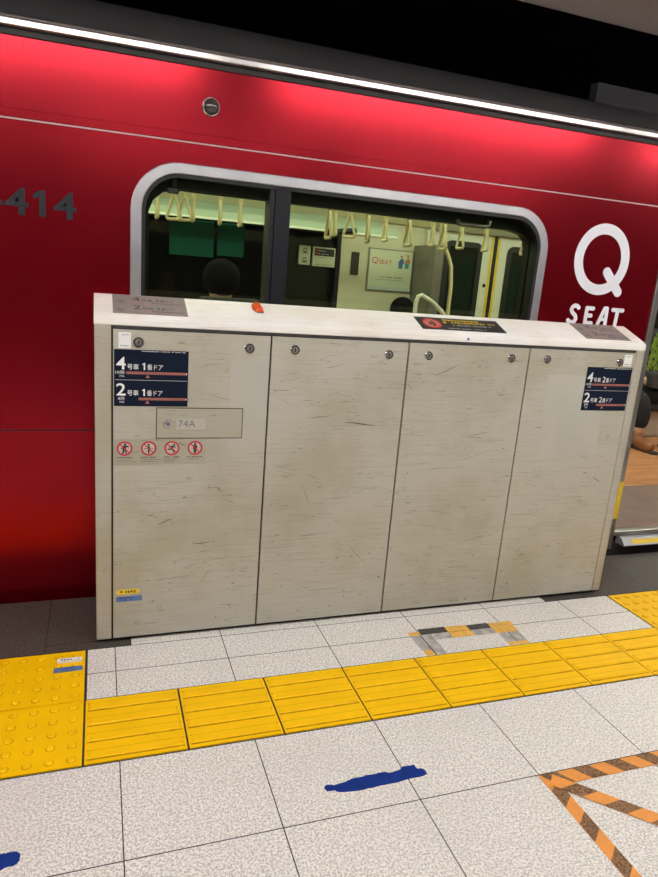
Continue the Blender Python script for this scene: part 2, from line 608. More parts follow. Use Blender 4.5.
xs = [GX + GS * k for k in range(-11, 21)]
rows = [-0.0045, -0.349, -0.749, -1.149, -1.549, -1.949, -2.349, -2.749, -3.149, -3.549, -3.949, -4.349, -4.749, -5.0]
for a, b in zip(xs[:-1], xs[1:]):
    for t, q in zip(rows[:-1], rows[1:]):
        tile(a, b, q, t, 0)
BAR0, BAR1 = 0.0, 2.385
for y0, y1 in ((0.3035, 0.45), (0.45, 0.606)):
    for a, b in zip(xs[:-1], xs[1:]):
        if b <= BAR0 + 0.01 or a >= BAR1 - 0.01:
            continue
        tile(max(a, BAR0 + 0.004), min(b, BAR1 - 0.004), y0, y1, 0)
for a, b in zip([0.158] + [x for x in xs if 0.2 < x < 2.0], [x for x in xs if 0.2 < x < 2.0] + [2.03]):
    tile(a, b, 0.606, 0.66, 0)
for x0_, x1_ in ((-4.0, -0.9), (3.285, 8.0)):
    for a, b in zip(xs[:-1], xs[1:]):
        for y0, y1 in ((-0.0045, 0.3035), (0.3035, 0.606)):
            tile(max(a, x0_ + 0.002), min(b, x1_), y0, y1, 0)
dx = [-0.143 + 0.4 * k for k in range(-10, 22)]
for a, b in zip(dx[:-1], dx[1:]):
    if b < 0.2 or a > 2.0:
        tile(a, b, 0.608, EDGE, 1)
    else:
        tile(a, b, 0.66, EDGE, 1)
tile(-0.143, 0.156, 0.608, 0.66, 1)
tile(2.032, 2.257, 0.608, 0.66, 1)
fl.box(PX0, PX1, PY0, EDGE, -1.1, -0.0025, 2)
tag(fl.build('floor', [M['tile'], M['darktile'], M['grout']], smooth=False), kind='structure')

tb = MB().box(PX0, PX1, EDGE, 6.0, -1.2, -1.1)
tag(tb.build('trackbed_ground', M['concrete']), kind='structure')
tw = MB().box(PX0, PX1, 5.6, 5.8, -1.1, 3.6)
tw.box(PX0, PX1, 5.58, 5.6, 1.62, 1.72, 1)  # dull red window reflection, built as a band on this wall
tag(tw.build('wall_back', [M['tunnel'], M['redreflect']]), kind='structure')
tag(MB().box(PX0, PX1, -6.6, -6.4, -1.1, 3.6).build('wall_front', M['farwall']), kind='structure')  # unseen wall behind the viewer, added to brighten the red side's reflection
# platform ceiling: stops short above the carriage roof
t_ = (CEIL_Z - 1.40628) / (2.8 - 1.40628)
CE_Y = -1.70143 + (1.532 + 1.70143) * t_
ce = MB().box(PX0, PX1, PY0, CE_Y, CEIL_Z, CEIL_Z + 0.25)
tag(ce.build('ceiling', M['ceiling'], bevel=0.01), kind='structure')
tc_ = MB().box(PX0, PX1, CE_Y, 5.8, 3.5, 3.6)
tag(tc_.build('ceiling_track', M['under']), kind='structure')

# ------------------------------------------------------------------ platform lamps
def lamp(x, y, length, em, label):
    t = thing('ceiling_light', (x, y, CEIL_Z), label, 'light', 'fluorescent lamps on the platform ceiling')
    a = MB().box(x - length / 2 - 0.02, x + length / 2 + 0.02, y - 0.09, y + 0.09, CEIL_Z - 0.05, CEIL_Z + 0.0)
    a.build('lamp_body', M['lampbody'], t, bevel=0.006)
    d = MB().box(x - length / 2, x + length / 2, y - 0.06, y + 0.06, CEIL_Z - 0.075, CEIL_Z - 0.0505)
    d.build('diffuser', em, t, bevel=0.006)


for x in (-3.59, -0.61, 2.37, 5.35):
    lamp(x, -0.65, 2.45, M['em_edge'], 'long white lamp on the ceiling over the front of the platform')
for x in (-2.1, 0.88, 3.86):
    lamp(x, -3.4, 2.45, M['em_mid'], 'long white lamp on the ceiling far behind the viewer')

# ------------------------------------------------------------------ tactile paving
def tactile_run(name, label, x0, y0, nx, ny, px, py, kind):
    root = thing(name, (x0, y0, 0), label, 'tactile paving')
    tiles = {}
    for j in range(ny):
        for i in range(nx):
            a, b = x0 + px * i + 0.0032, x0 + px * (i + 1) - 0.0032
            c, d = y0 + py * j + 0.002, y0 + py * (j + 1) - 0.002
            m = MB().box(a, b, c, d, -0.002, 0.0015)
            if kind == 'bar':
                w = d - c
                for k in range(4):
                    yc_ = c + w * (k + 0.5) / 4
                    m.box(a + 0.006, b - 0.006, yc_ - 0.0232, yc_ - 0.0172, 0.0014, 0.0019, 1)  # painted shade line on the viewer's side of the bar
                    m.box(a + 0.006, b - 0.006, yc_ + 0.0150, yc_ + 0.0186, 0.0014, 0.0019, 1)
                    yc = c + w * (k + 0.5) / 4
                    l0, l1 = a + 0.008, b - 0.008
                    pr = [(yc - 0.0175, 0.0015), (yc - 0.0135, 0.0058), (yc + 0.0125, 0.0058), (yc + 0.0150, 0.0015)]
                    n0 = len(m.v)
                    m.v += [(l0, y, z) if z < 0.003 else (l0 + 0.006, y, z) for y, z in pr] + [(l1, y, z) if z < 0.003 else (l1 - 0.006, y, z) for y, z in pr]
                    q = [(0, 1, 2, 3), (7, 6, 5, 4), (0, 4, 5, 1), (1, 5, 6, 2), (2, 6, 7, 3)]
                    m.f += [tuple(n0 + s for s in f) for f in q]
                    m.mi += [0] * 5
            else:
                for u in range(5):
                    for v in range(5):
                        xc, yc = a + (b - a) * (u + 0.5) / 5, c + (d - c) * (v + 0.5) / 5
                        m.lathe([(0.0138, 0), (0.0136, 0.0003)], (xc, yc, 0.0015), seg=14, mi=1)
                        m.lathe([(0.0122, 0), (0.0108, 0.0030), (0.0080, 0.0048), (0.0034, 0.0054)], (xc, yc, 0.0015), seg=14)
            tiles[(i, j)] = m.build('tactile_tile', [M['yellow'], M['yellowshade']], root, angle=30, flip=True)
    return root, tiles


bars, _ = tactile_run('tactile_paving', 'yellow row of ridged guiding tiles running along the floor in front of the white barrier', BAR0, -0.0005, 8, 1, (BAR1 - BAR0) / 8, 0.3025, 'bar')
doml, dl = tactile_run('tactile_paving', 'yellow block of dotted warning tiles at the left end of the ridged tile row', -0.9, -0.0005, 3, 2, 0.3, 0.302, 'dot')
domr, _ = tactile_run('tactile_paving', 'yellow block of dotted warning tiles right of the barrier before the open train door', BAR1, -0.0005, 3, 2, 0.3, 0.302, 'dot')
# stickers glued on the far left dotted tile
tl = dl[(2, 1)]
G = ground(0.0065)
s1 = MB().prism(rrect(-0.097, -0.013, 0.533, 0.552, 0.009, 5), 0.0015, 0.0085, 'z')
s1.micro(-0.085, -0.045, 0.538, 0.547, ground(0.0085), 1, 0.0004)
s1.micro(-0.028, -0.020, 0.540, 0.547, ground(0.0085), 1, 0.0004, 5)
tag(s1.build('label_sticker', [M['white'], M['inkprint']], tl), 'white label sticker with rounded ends')
s2 = MB().prism([(-0.105, 0.476), (-0.010, 0.477), (-0.011, 0.496), (-0.104, 0.497)], 0.0015, 0.0085, 'z')
s2.micro(-0.088, -0.035, 0.488, 0.494, ground(0.0085), 1, 0.0004, 1)
s2.micro(-0.075, -0.040, 0.479, 0.485, ground(0.0085), 1, 0.0004, 2)
tag(s2.build('label_sticker', [M['blueprint'], M['inkprint']], tl), 'blue label sticker')

# ------------------------------------------------------------------ platform barrier
BX0, BX1, BF, BB = 0.035, 2.367, 0.641, 0.806
gate = thing('platform_barrier', (1.2, 0.72, 0), 'waist-high white platform barrier with four scratched panels standing before the red train', 'barrier')
SEAM = [0.0915, 0.6435, 1.1975, 1.7575, 2.3205]
core = MB().box(BX0 + 0.008, BX1 - 0.008, BF + 0.0101, BB - 0.012, 0.016, 1.20)
core.box(BX0 + 0.03, BX1 - 0.03, BF + 0.035, BB - 0.03, 0.0, 0.0155)
core.build('core', M['black'], gate)
bk = MB().box(BX0, BX1, BB - 0.012, BB, 0.012, 1.20)
bk.build('back_panel', M['post'], gate, bevel=0.003)
for x0, x1 in ((BX0, SEAM[0] - 0.0025), (SEAM[4] + 0.0012, BX1)):
    MB().box(x0, x1, BF, BB - 0.013, 0.014, 1.1905).build('end_post', M['post'], gate, bevel=0.004)
cap = MB().prism([(BF, 1.190), (BF, 1.209), (BF + 0.002, 1.217), (BF + 0.008, 1.2225), (BF + 0.016, 1.2275), (BB - 0.012, 1.2835), (BB - 0.004, 1.285), (BB, 1.281), (BB, 1.190)], BX0 - 0.001, BX1 + 0.001, 'x')
cap_o = cap.build('top_cap', M['cap'], gate, bevel=0.003, angle=30)
lip = MB().box(SEAM[0], SEAM[4], BF + 0.004, BF + 0.0100, 1.1800, 1.1898)
lip.build('gap_shade_strip', M['under'], gate)  # dark strip that gives the gap below the cap its shadow
FT = front(BF)
TOPD = Vector((0, 0.165, 0.063)).normalized()
TOPN = Vector((0, -0.063, 0.165)).normalized()
TOP0 = Vector((0, BF + 0.016, 1.2275))
SL = (Vector((0, BB - 0.012, 1.2835)) - TOP0)
TOPD = SL.normalized()
TOPN = Vector((0, -TOPD.z, TOPD.y))


def FTOP(u, v, w):
    p = TOP0 + Vector((u, 0, 0)) + TOPD * v + TOPN * w
    return tuple(p)


rs = random.Random(3)
locks_at = [(0.178, 1.136), (0.564, 1.130), (0.734, 1.131), (1.114, 1.128), (1.286, 1.130), (1.671, 1.133), (1.849, 1.134), (2.235, 1.133)]
panels = []
for k in range(4):
    x0, x1 = SEAM[k] + 0.0036, SEAM[k + 1] - 0.0036
    p = MB().box(x0, x1, BF + 0.0, BF + 0.010, 0.017, 1.1770)
    # gouges and scuffs of their own shape
    def scuff(px, pz, L, ang, w=0.0011):
        n = 7
        up, dn = [], []
        for i in range(n + 1):
            t = i / n
            x = px + L * t * math.cos(ang)
            z = pz + L * t * math.sin(ang) + 0.0025 * math.sin(t * 5 + px * 40)
            hw = w * (0.25 + math.sin(math.pi * min(max(t, 0.04), 0.96)))
            up.append((x, z + hw))
            dn.append((x, z - hw))
        for i in range(n):
            q = [dn[i], dn[i + 1], up[i + 1], up[i]]
            if all(x0 + 0.004 < a[0] < x1 - 0.004 and 0.02 < a[1] < 1.17 for a in q):
                p.add([FT(a[0], a[1], 0.0003) for a in q], [(0, 1, 2, 3)], 1)
    for i in range(26):
        z = 0.05 + 1.08 * rs.random() ** 0.9
        scuff(rs.uniform(x0, x1), z, rs.choice((0.03, 0.05, 0.08, 0.14)), rs.gauss(0.0, 0.16), rs.uniform(0.0003, 0.0006))
    for i in range(10):
        scuff(rs.uniform(x0, x1), rs.uniform(0.04, 0.3), rs.uniform(0.006, 0.016), rs.gauss(0.2, 0.6), rs.uniform(0.0012, 0.0022))
    if k == 1:
        scuff(0.955, 0.985 - 0.13, 0.13, -0.06, 0.0022)
        scuff(0.80, 0.87, 0.10, 0.16, 0.0010)
        scuff(0.80, 0.60, 0.10, -1.15, 0.0014)
        scuff(0.842, 0.50, 0.22, -1.62, 0.0010)
        scuff(1.0, 0.36, 0.16, -0.85, 0.0010)
    if k == 2:
        scuff(1.32, 1.05, 0.12, 0.42, 0.0013)
        scuff(1.50, 0.80, 0.12, 0.12, 0.0009)
    if k == 0:
        scuff(0.40, 0.14, 0.07, 1.5, 0.0016)
        scuff(0.405, 0.21, 0.08, 0.95, 0.0010)
        scuff(0.38, 0.385, 0.07, 0.01, 0.0014)
        scuff(0.25, 0.47, 0.05, 0.3, 0.0016)
        scuff(0.46, 0.75, 0.09, -1.3, 0.0008)
    if k == 3:
        scuff(1.84, 0.84, 0.11, -0.12, 0.0015)
        scuff(2.12, 0.80, 0.06, -0.35, 0.0017)
        scuff(2.20, 0.60, 0.06, -0.5, 0.0014)
    po = p.build('access_panel', [M['panel'], M['scuff']], gate, smooth=False)
    panels.append(po)
    for lx, lz in locks_at[2 * k:2 * k + 2]:
        L = MB()
        L.lathe([(0.0185, 0), (0.0185, 0.003), (0.0165, 0.005), (0.0125, 0.005), (0.0115, 0.003)], (lx, BF, lz), (0, -1, 0), 28, 0)
        L.lathe([(0.0112, 0), (0.0112, 0.0042), (0.010, 0.0048)], (lx, BF, lz), (0, -1, 0), 24, 1)
        L.box(lx - 0.002, lx + 0.002, BF - 0.0062, BF - 0.0044, lz - 0.007, lz + 0.007, 2)
        tag(L.build('lock', [M['chrome'], M['steel_d'], M['black']], po), 'round chrome lock')
# patches of clear film
MB().rect(0.50, 0.636, 0.76, 1.08, FT, 0.0004).build('film_patch', M['film'], gate)
MB().rect(1.87, 2.19, 0.71, 1.07, FT, 0.0004).build('film_patch', M['film'], gate)
# white tags where square codes sit in the photo (left blank apart from small print)
for a, b, c, d in ((0.112, 0.153, 1.115, 1.168), (2.258, 2.302, 1.118, 1.169)):
    q = MB().rect(a, b, c, d, FT, 0.0006)
    q.micro(a + 0.005, b - 0.005, c + 0.005, c + 0.010, front(BF - 0.0006), 1, 0.0003)
    q.micro(a + 0.005, b - 0.005, d - 0.010, d - 0.006, front(BF - 0.0006), 1, 0.0003, 3)
    tag(q.build('tag_sticker', [M['white'], M['greyprint']], gate), 'small white tag sticker beside a lock')


def door_sign(x0, x1, z0, z1, doorno, tri, lab):
    d = MB().rect(x0, x1, z0, z1, FT, 0.0012)
    s = tag(d.build('door_sign', M['navy'], gate), lab)
    F = front(BF - 0.0012)
    w = x1 - x0
    zm = z0 + (z1 - z0) * 0.464
    L = MB()
    for (num, cars, zb, bar0) in (('4', '10両', z0 + 0.128, 0.16), ('2', '8両', z0 + 0.037, 0.325)):
        bx = x0 + 0.007
        L.text(num, bx, bx + 0.031, zb, zb + 0.043, F, 0.0005, 0, 0.012)
        L.text('号車', bx + 0.036, bx + 0.074, zb, zb + 0.020, F, 0.0005, 0, 0.003)
        if doorno == '1':
            L.sheet([(bx + 0.0905 + a_ * 0.024, zb + b_ * 0.024) for a_, b_ in ((0, 0), (0.2, 0), (0.2, 1), (0.05, 1), (-0.2, 0.82), (-0.13, 0.68), (0, 0.76))], F, 0.0005)
        else:
            L.text(doorno, bx + 0.084, bx + 0.099, zb, zb + 0.025, F, 0.0005, 0, 0.006, True)
        L.text('番ドア', bx + 0.102, bx + 0.155, zb, zb + 0.020, F, 0.0005, 0, 0.003)
        L.text(cars, bx - (0.003 if len(cars) > 2 else -0.006), bx + 0.027, zb - 0.016, zb - 0.0045, F, 0.0005, 0, 0.002)
        L.text('対応', bx + 0.010, bx + 0.027, zb - 0.0265, zb - 0.0185, F, 0.0005, 0, 0.0)
    L.rect(x0 + 0.004, x1 - 0.003, zm, zm + 0.0009, F, 0.0005)
    L.micro(x0 + 0.090, x1 - 0.008, z1 - 0.0062, z1 - 0.0025, F, 0, 0.0005)
    L.build('lettering', M['white'], s, smooth=False)
    D = MB()
    for zb, bar0 in ((z0 + 0.128, 0.16), (z0 + 0.037, 0.325)):
        a, b = x0 + w * bar0, x1 - 0.007
        D.rect(a, b, zb - 0.0155, zb - 0.0068, F, 0.0004, 0)
        n = int((b - a) / 0.0062)
        for i in range(n):
            u = a + (b - a) * (i + 0.5) / n
            D.rect(u - 0.0008, u + 0.0012, zb - 0.0145, zb - 0.0078, F, 0.0006, 1)
        D.sheet([(b, zb - 0.0155), (b + 0.004, zb - 0.0111), (b, zb - 0.0068)], F, 0.0004, 2)
        u = x0 + w * tri
        D.sheet([(u - 0.0075, zb - 0.0275), (u + 0.0075, zb - 0.0275), (u, zb - 0.0170)], F, 0.0005, 0)
    D.build('train_diagram', [M['salmon'], M['navy'], M['white']], s, smooth=False)
    return s


door_sign(0.098, 0.3475, 0.9135, 1.1105, '1', 0.445, 'navy door sign with 4 and 2 over 1番ドア')
door_sign(2.067, 2.3130, 0.9150, 1.1095, '2', 0.46, 'navy door sign with 4 and 2 over 2番ドア')

# hatch 74A
h = MB().box(0.2395, 0.5505, BF - 0.0008, BF + 0.001, 0.7955, 0.9095, 1)
h.box(0.2425, 0.5475, BF - 0.0018, BF - 0.0005, 0.7985, 0.9065, 0)
hatch = h.build('hatch', [M['hatch'], M['sole']], gate, smooth=False)
L = MB()
FH = BF - 0.0018
L.lathe([(0.0155, 0), (0.0155, 0.003), (0.0135, 0.005), (0.0095, 0.005)], (0.281, FH, 0.851), (0, -1, 0), 28, 0)
L.prism([(0.270, 0.851), (0.281, 0.859), (0.292, 0.851), (0.281, 0.843)], FH - 0.0075, FH - 0.0045, 'y', 1)
tag(L.build('lock', [M['chrome'], M['steel_d']], hatch), 'round chrome lock on the hatch')
nl = MB().rect(0.3115, 0.414, 0.8305, 0.8695, front(FH), 0.0005, 0)
nl.text('74A', 0.3165, 0.378, 0.838, 0.864, front(FH - 0.0005), 0.0004, 1)
tag(nl.build('number_label', [M['film'], M['greyprint']], hatch, smooth=False), 'pale label reading 74A')

# prohibition strip
ps = MB().rect(0.096, 0.4175, 0.6985, 0.7945, FT, 0.0005)
strip = tag(ps.build('prohibition_strip', M['hatch'], gate, smooth=False), 'pale sticker strip with four red prohibition rings')
FP = front(BF - 0.0005)
PC = [0.1335, 0.2155, 0.2965, 0.379]
for k, cx in enumerate(PC):
    cz = 0.7600
    R_ = 0.0265
    s = MB()
    s.disc(cx, cz, R_ * 0.9, FP, 0.0003, 2)
    def poly(pts, mi=1):
        s.sheet([(cx + a * R_, cz + b * R_) for a, b in pts], FP, 0.0005, mi)
    if k == 0:      # leaning figure
        s.disc(cx + 0.06 * R_, cz + 0.58 * R_, 0.15 * R_, FP, 0.0005, 1, 12)
        poly([(-0.18, 0.42), (0.22, 0.42), (0.55, 0.30), (0.55, 0.18), (0.2, 0.2), (0.18, -0.1), (0.30, -0.72), (0.12, -0.72), (0.0, -0.2), (-0.15, -0.72), (-0.34, -0.72), (-0.2, 0.0), (-0.42, -0.1), (-0.45, 0.05), (-0.25, 0.25)])
    elif k == 1:    # thin figure and bar
        s.disc(cx, cz + 0.52 * R_, 0.14 * R_, FP, 0.0005, 1, 12)
        poly([(-0.12, 0.34), (0.12, 0.34), (0.18, 0.0), (0.06, -0.7), (-0.12, -0.7), (-0.06, 0.0)])
        poly([(-0.6, 0.02), (0.6, 0.02), (0.6, -0.04), (-0.6, -0.04)])
    elif k == 2:    # running figure
        s.disc(cx + 0.30 * R_, cz + 0.50 * R_, 0.14 * R_, FP, 0.0005, 1, 12)
        poly([(-0.05, 0.36), (0.3, 0.34), (0.52, 0.12), (0.42, 0.06), (0.22, 0.18), (0.12, -0.08), (0.36, -0.36), (0.30, -0.68), (0.16, -0.66), (0.18, -0.4), (-0.06, -0.2), (-0.6, -0.24), (-0.6, -0.10), (-0.12, -0.02), (0.0, 0.22), (-0.2, 0.16), (-0.3, 0.02), (-0.42, 0.08), (-0.24, 0.32)])
    else:           # standing figure
        s.disc(cx, cz + 0.58 * R_, 0.15 * R_, FP, 0.0005, 1, 12)
        poly([(-0.24, 0.40), (0.24, 0.40), (0.30, -0.12), (0.20, -0.12), (0.16, -0.75), (0.02, -0.75), (0.0, -0.2), (-0.02, -0.75), (-0.16, -0.75), (-0.20, -0.12), (-0.30, -0.12)])
    s.disc(cx, cz, R_, FP, 0.0007, 0, 32, R_ * 0.79)
    c45 = math.sqrt(0.5)
    s.sheet([(cx + R_ * (-0.63 - 0.05), cz + R_ * (0.63 - 0.05)), (cx + R_ * (0.63 - 0.05), cz + R_ * (-0.63 - 0.05)), (cx + R_ * (0.63 + 0.05), cz + R_ * (-0.63 + 0.05)), (cx + R_ * (-0.63 + 0.05), cz + R_ * (0.63 + 0.05))], FP, 0.0007, 0)
    s.micro(cx - 0.027, cx + 0.026, 0.7245, 0.7290, FP, 1, 0.0004, k)
    s.micro(cx - 0.027, cx + (0.022, 0.046, 0.018, 0.016)[k], 0.7165, 0.7200, FP, 3, 0.0004, k + 5)
    if k < 3:
        s.micro(cx - 0.027, cx + (0.040, 0.044, 0.006)[k], 0.7095, 0.7130, FP, 3, 0.0004, k + 9)
    tag(s.build('prohibition_sign', [M['redprint'], M['inkprint'], M['film'], M['greyprint']], strip, smooth=False), 'red prohibition ring over a black ' + ('leaning', 'slim', 'running', 'standing')[k] + ' figure')

# yellow and blue stickers low on the left panel
y = MB().sheet(rrect(0.1055, 0.189, 0.1955, 0.2145, 0.007, 4), FT, 0.0006)
y.micro(0.120, 0.126, 0.200, 0.210, front(BF - 0.0006), 1, 0.0003)
y.micro(0.138, 0.176, 0.200, 0.210, front(BF - 0.0006), 1, 0.0003, 4)
tag(y.build('label_sticker', [M['yellowprint'], M['sole']], gate, smooth=False), 'small yellow label with rounded ends')
y = MB().rect(0.1050, 0.1985, 0.1655, 0.1865, FT, 0.0006)
y.micro(0.116, 0.168, 0.1775, 0.1835, front(BF - 0.0006), 1, 0.0003, 2)
y.micro(0.132, 0.166, 0.1685, 0.1745, front(BF - 0.0006), 1, 0.0003, 6)
tag(y.build('label_sticker', [M['blueprint'], M['inkprint']], gate, smooth=False), 'small blue label')
y = MB().rect(1.451, 1.461, 1.198, 1.208, FT, 0.0006)
tag(y.build('dot_sticker', M['blueprint'], gate, smooth=False), 'tiny blue square sticker')

# placards on the sloping top
SLEN = SL.length


def placard(x0, x1, no, lab, slant=0.0):
    p = MB().sheet([(x0, 0.004), (x1, 0.004), (x1, 0.148), (x0, 0.148)], FTOP, 0.001)
    o = tag(p.build('top_placard', M['placard'], gate, smooth=False), lab)
    F = lambda u, v, w: FTOP(u, v, w + 0.001)
    for (num, vb, cars) in (('4', 0.104, '10両'), ('2', 0.040, '8両')):
        t = MB()
        t.text(num, x0 + 0.068, x0 + 0.092, vb, vb + 0.030, F, 0.0004, 0, 0.0)
        t.text('号車', x0 + 0.097, x0 + 0.135, vb, vb + 0.016, F, 0.0004, 0)
        t.text(no, x0 + 0.145, x0 + 0.160, vb, vb + 0.020, F, 0.0004, 0, 0.01, True)
        t.text('番ドア', x0 + 0.162, x0 + 0.207, vb, vb + 0.016, F, 0.0004, 0)
        t.text(cars, x0 + 0.012, x0 + 0.038, vb - 0.012, vb - 0.002, F, 0.0004, 0)
        t.text('対応', x0 + 0.016, x0 + 0.038, vb - 0.024, vb - 0.015, F, 0.0004, 0)
        n = 22
        for i in range(n):
            u = x0 + 0.055 + i * 0.0085
            if num == '2' and i < 4:
                continue
            t.rect(u, u + 0.005, vb - 0.0145, vb - 0.0105, F, 0.0004, 1 if i < 9 else 0)
        t.sheet([(x0 + 0.108, vb - 0.027), (x0 + 0.122, vb - 0.027), (x0 + 0.115, vb - 0.018)], F, 0.0004, 1)
        t.build('lettering', [M['sole'], M['salmon']], o, smooth=False)


placard(0.095, 0.345, '1', 'grey metal placard with door numbers at left end')
placard(2.052, 2.298, '2', 'grey metal placard with door numbers at right end')

wp = MB().rect(1.262, 1.652, 0.012, 0.118, FTOP, 0.001)
wo = tag(wp.build('warning_placard', M['inkprint'], gate, smooth=False), 'black warning placard with a red ring')
F = lambda u, v, w: FTOP(u, v, w + 0.001)
t = MB()
t.disc(1.325, 0.064, 0.036, F, 0.0003, 2)
t.disc(1.325, 0.064, 0.041, F, 0.0005, 0, 32, 0.034)
t.sheet([(1.325 - 0.027, 0.064 + 0.023), (1.325 - 0.023, 0.064 + 0.027), (1.325 + 0.027, 0.064 - 0.023), (1.325 + 0.023, 0.064 - 0.027)], F, 0.0006, 0)
t.disc(1.329, 0.082, 0.006, F, 0.0005, 3, 10)
t.sheet([(1.312, 0.074), (1.338, 0.074), (1.340, 0.058), (1.332, 0.040), (1.322, 0.040), (1.324, 0.056), (1.308, 0.052)], F, 0.0005, 3)
t.disc(1.388, 0.078, 0.008, F, 0.0005, 1, 12)
t.micro(1.385, 1.560, 0.092, 0.106, F, 1, 0.0005, 1)
t.micro(1.402, 1.625, 0.072, 0.086, F, 1, 0.0005, 2)
t.micro(1.410, 1.600, 0.052, 0.061, F, 4, 0.0005, 3)
t.micro(1.385, 1.560, 0.024, 0.030, F, 4, 0.0005, 4)
t.build('warning_print', [M['redprint'], M['yellowprint'], M['salmon'], M['inkprint'], M['offwhite']], wo, smooth=False)
# orange signal lens on the top
ol = MB()
n0 = []
cxo = 0.609
base = [(-0.020, 0.094), (-0.008, 0.068), (0.018, 0.066), (0.020, 0.078), (0.012, 0.134), (-0.004, 0.140), (-0.018, 0.128)]
base = [(cxo + a, b) for a, b in base]
ctr = (cxo, 0.10)
vs = [FTOP(u, v, 0) for u, v in base] + [FTOP(u, v, 0.004) for u, v in base] + [FTOP(ctr[0] + (u - ctr[0]) * 0.72, ctr[1] + (v - ctr[1]) * 0.74, 0.016) for u, v in base]
n = len(base)
ol.add(vs[:2 * n], [tuple(range(n))] + [(i, (i + 1) % n, n + (i + 1) % n, n + i) for i in range(n)], 1)
ol.add(vs[n:], [(i, (i + 1) % n, n + (i + 1) % n, n + i) for i in range(n)] + [tuple(range(n, 2 * n))], 0)
tag(ol.build('signal_lens', [M['orange'], M['black']], gate, bevel=0.002, angle=25), 'small orange faceted lens')

# ------------------------------------------------------------------ floor tapes
bt = [(0.645, -0.242), (0.649, -0.258), (0.67, -0.258), (0.676, -0.265), (0.714, -0.275), (0.753, -0.276), (0.796, -0.275), (0.845, -0.275), (0.898, -0.27), (0.936, -0.271), (0.962, -0.265), (0.961, -0.247), (0.952, -0.239), (0.941, -0.237), (0.938, -0.219), (0.902, -0.22), (0.884, -0.231), (0.854, -0.234), (0.836, -0.225), (0.81, -0.227), (0.779, -0.226), (0.768, -0.23), (0.738, -0.228), (0.713, -0.235), (0.676, -0.24), (0.657, -0.233)]


def ragged(pts, amp, seed):
    rn = random.Random(seed)
    out = []
    for i, p in enumerate(pts):
        q = pts[(i + 1) % len(pts)]
        for t in (0, 0.33, 0.66):
            out.append((p[0] + (q[0] - p[0]) * t + rn.uniform(-amp, amp), p[1] + (q[1] - p[1]) * t + rn.uniform(-amp, amp)))
    return out


def tape_poly(name, pts, m, label, group=None):
    cx = sum(p[0] for p in pts) / len(pts)
    cy = sum(p[1] for p in pts) / len(pts)
    o = MB().prism(pts, 0.0, 0.0007, 'z').build(name, m, None, smooth=False, origin=(cx, cy, 0))
    return tag(o, label, 'tape', group)


tape_poly('floor_tape', ragged(bt, 0.0012, 2), M['bluetape'], 'torn blue tape strip on the pale tiles in front of the yellow row')
b2 = [(-0.181, -0.256), (-0.173, -0.256), (-0.168, -0.258), (-0.162, -0.256), (-0.145, -0.258), (-0.138, -0.264), (-0.136, -0.271), (-0.136, -0.287), (-0.142, -0.296), (-0.15, -0.299), (-0.157, -0.298), (-0.166, -0.299), (-0.175, -0.305), (-0.24, -0.312), (-0.33, -0.305), (-0.42, -0.295), (-0.43, -0.27), (-0.40, -0.252), (-0.30, -0.250), (-0.22, -0.254)]
tape_poly('floor_tape', ragged(b2, 0.001, 4), M['bluetape'], 'blue tape strip cut off by the left edge of the photo')


def hazard(label, A, B, width, first, period, dark, slant, z0, group):
    """striped tape from A to B: orange base with slanted worn dark stripes, one mesh"""
    A, B = Vector(A), Vector(B)
    d = (B - A).normalized()
    nrm = Vector((-d.y, d.x))
    L = (B - A).length
    m = MB()
    def Pt(s, w):
        s = min(max(s, 0), L)
        p = A + d * s + nrm * w
        return (p.x, p.y)
    rn = random.Random(int(first * 1000))
    top = [(L * i / 24, width / 2 + rn.uniform(-0.0008, 0.0005)) for i in range(25)]
    bot = [(s, -width / 2 + rn.uniform(-0.0005, 0.0008)) for s, _ in reversed(top)]
    m.prism([Pt(*q) for q in top + bot], z0, z0 + 0.0006, 'z', 0)
    s = first
    while s < L:
        q = [Pt(s, -width / 2 + 0.0006), Pt(s + dark, -width / 2 + 0.0006), Pt(s + dark + slant, width / 2 - 0.0006), Pt(s + slant, width / 2 - 0.0006)]
        if s + dark + slant > 0.01 and Vector(q[1]) != Vector(q[0]):
            m.add([(x, y_, z0 + 0.0009) for x, y_ in q], [(0, 1, 2, 3)], 1)
        s += period
    o = m.build('hazard_tape', [M['tapeorange'], M['tapebrown']], None, smooth=False, origin=(A.x, A.y, 0), flip=False)
    return tag(o, label, 'tape', group)


GT = 'orange striped tapes marking a box on the floor'
hazard('worn orange and brown striped tape along the far side of the floor box', (1.289, -0.377), (2.10, -0.377), 0.050, 0.0395, 0.1205, 0.060, -0.036, 0.0012, GT)
hazard('worn orange and brown striped tape running toward the viewer along a tile joint', (1.313, -0.352), (1.313, -1.15), 0.046, 0.064, 0.121, 0.062, -0.035, 0.0001, GT)
hazard('worn orange and brown striped tape crossing the floor box diagonally', (1.318, -0.376), (2.075, -1.133), 0.049, 0.030, 0.121, 0.060, 0.040, 0.0022, GT)
# dark patch where the three tapes overlap
# three-sided patch of translucent worn tape by the barrier
GB = 'worn grey and amber tapes taped before the barrier'


def worn(label, quads, z0):
    m = MB()
    for q, mi in quads:
        n = len(q)
        m.prism(q, z0, z0 + 0.0006, 'z', mi)
    c = quads[0][0][0]
    o = m.build('worn_tape', [M['tapegrey'], M['tapeblack'], M['tapeamber']], None, smooth=False, origin=(c[0], c[1], 0))
    return tag(o, label, 'tape', GB)


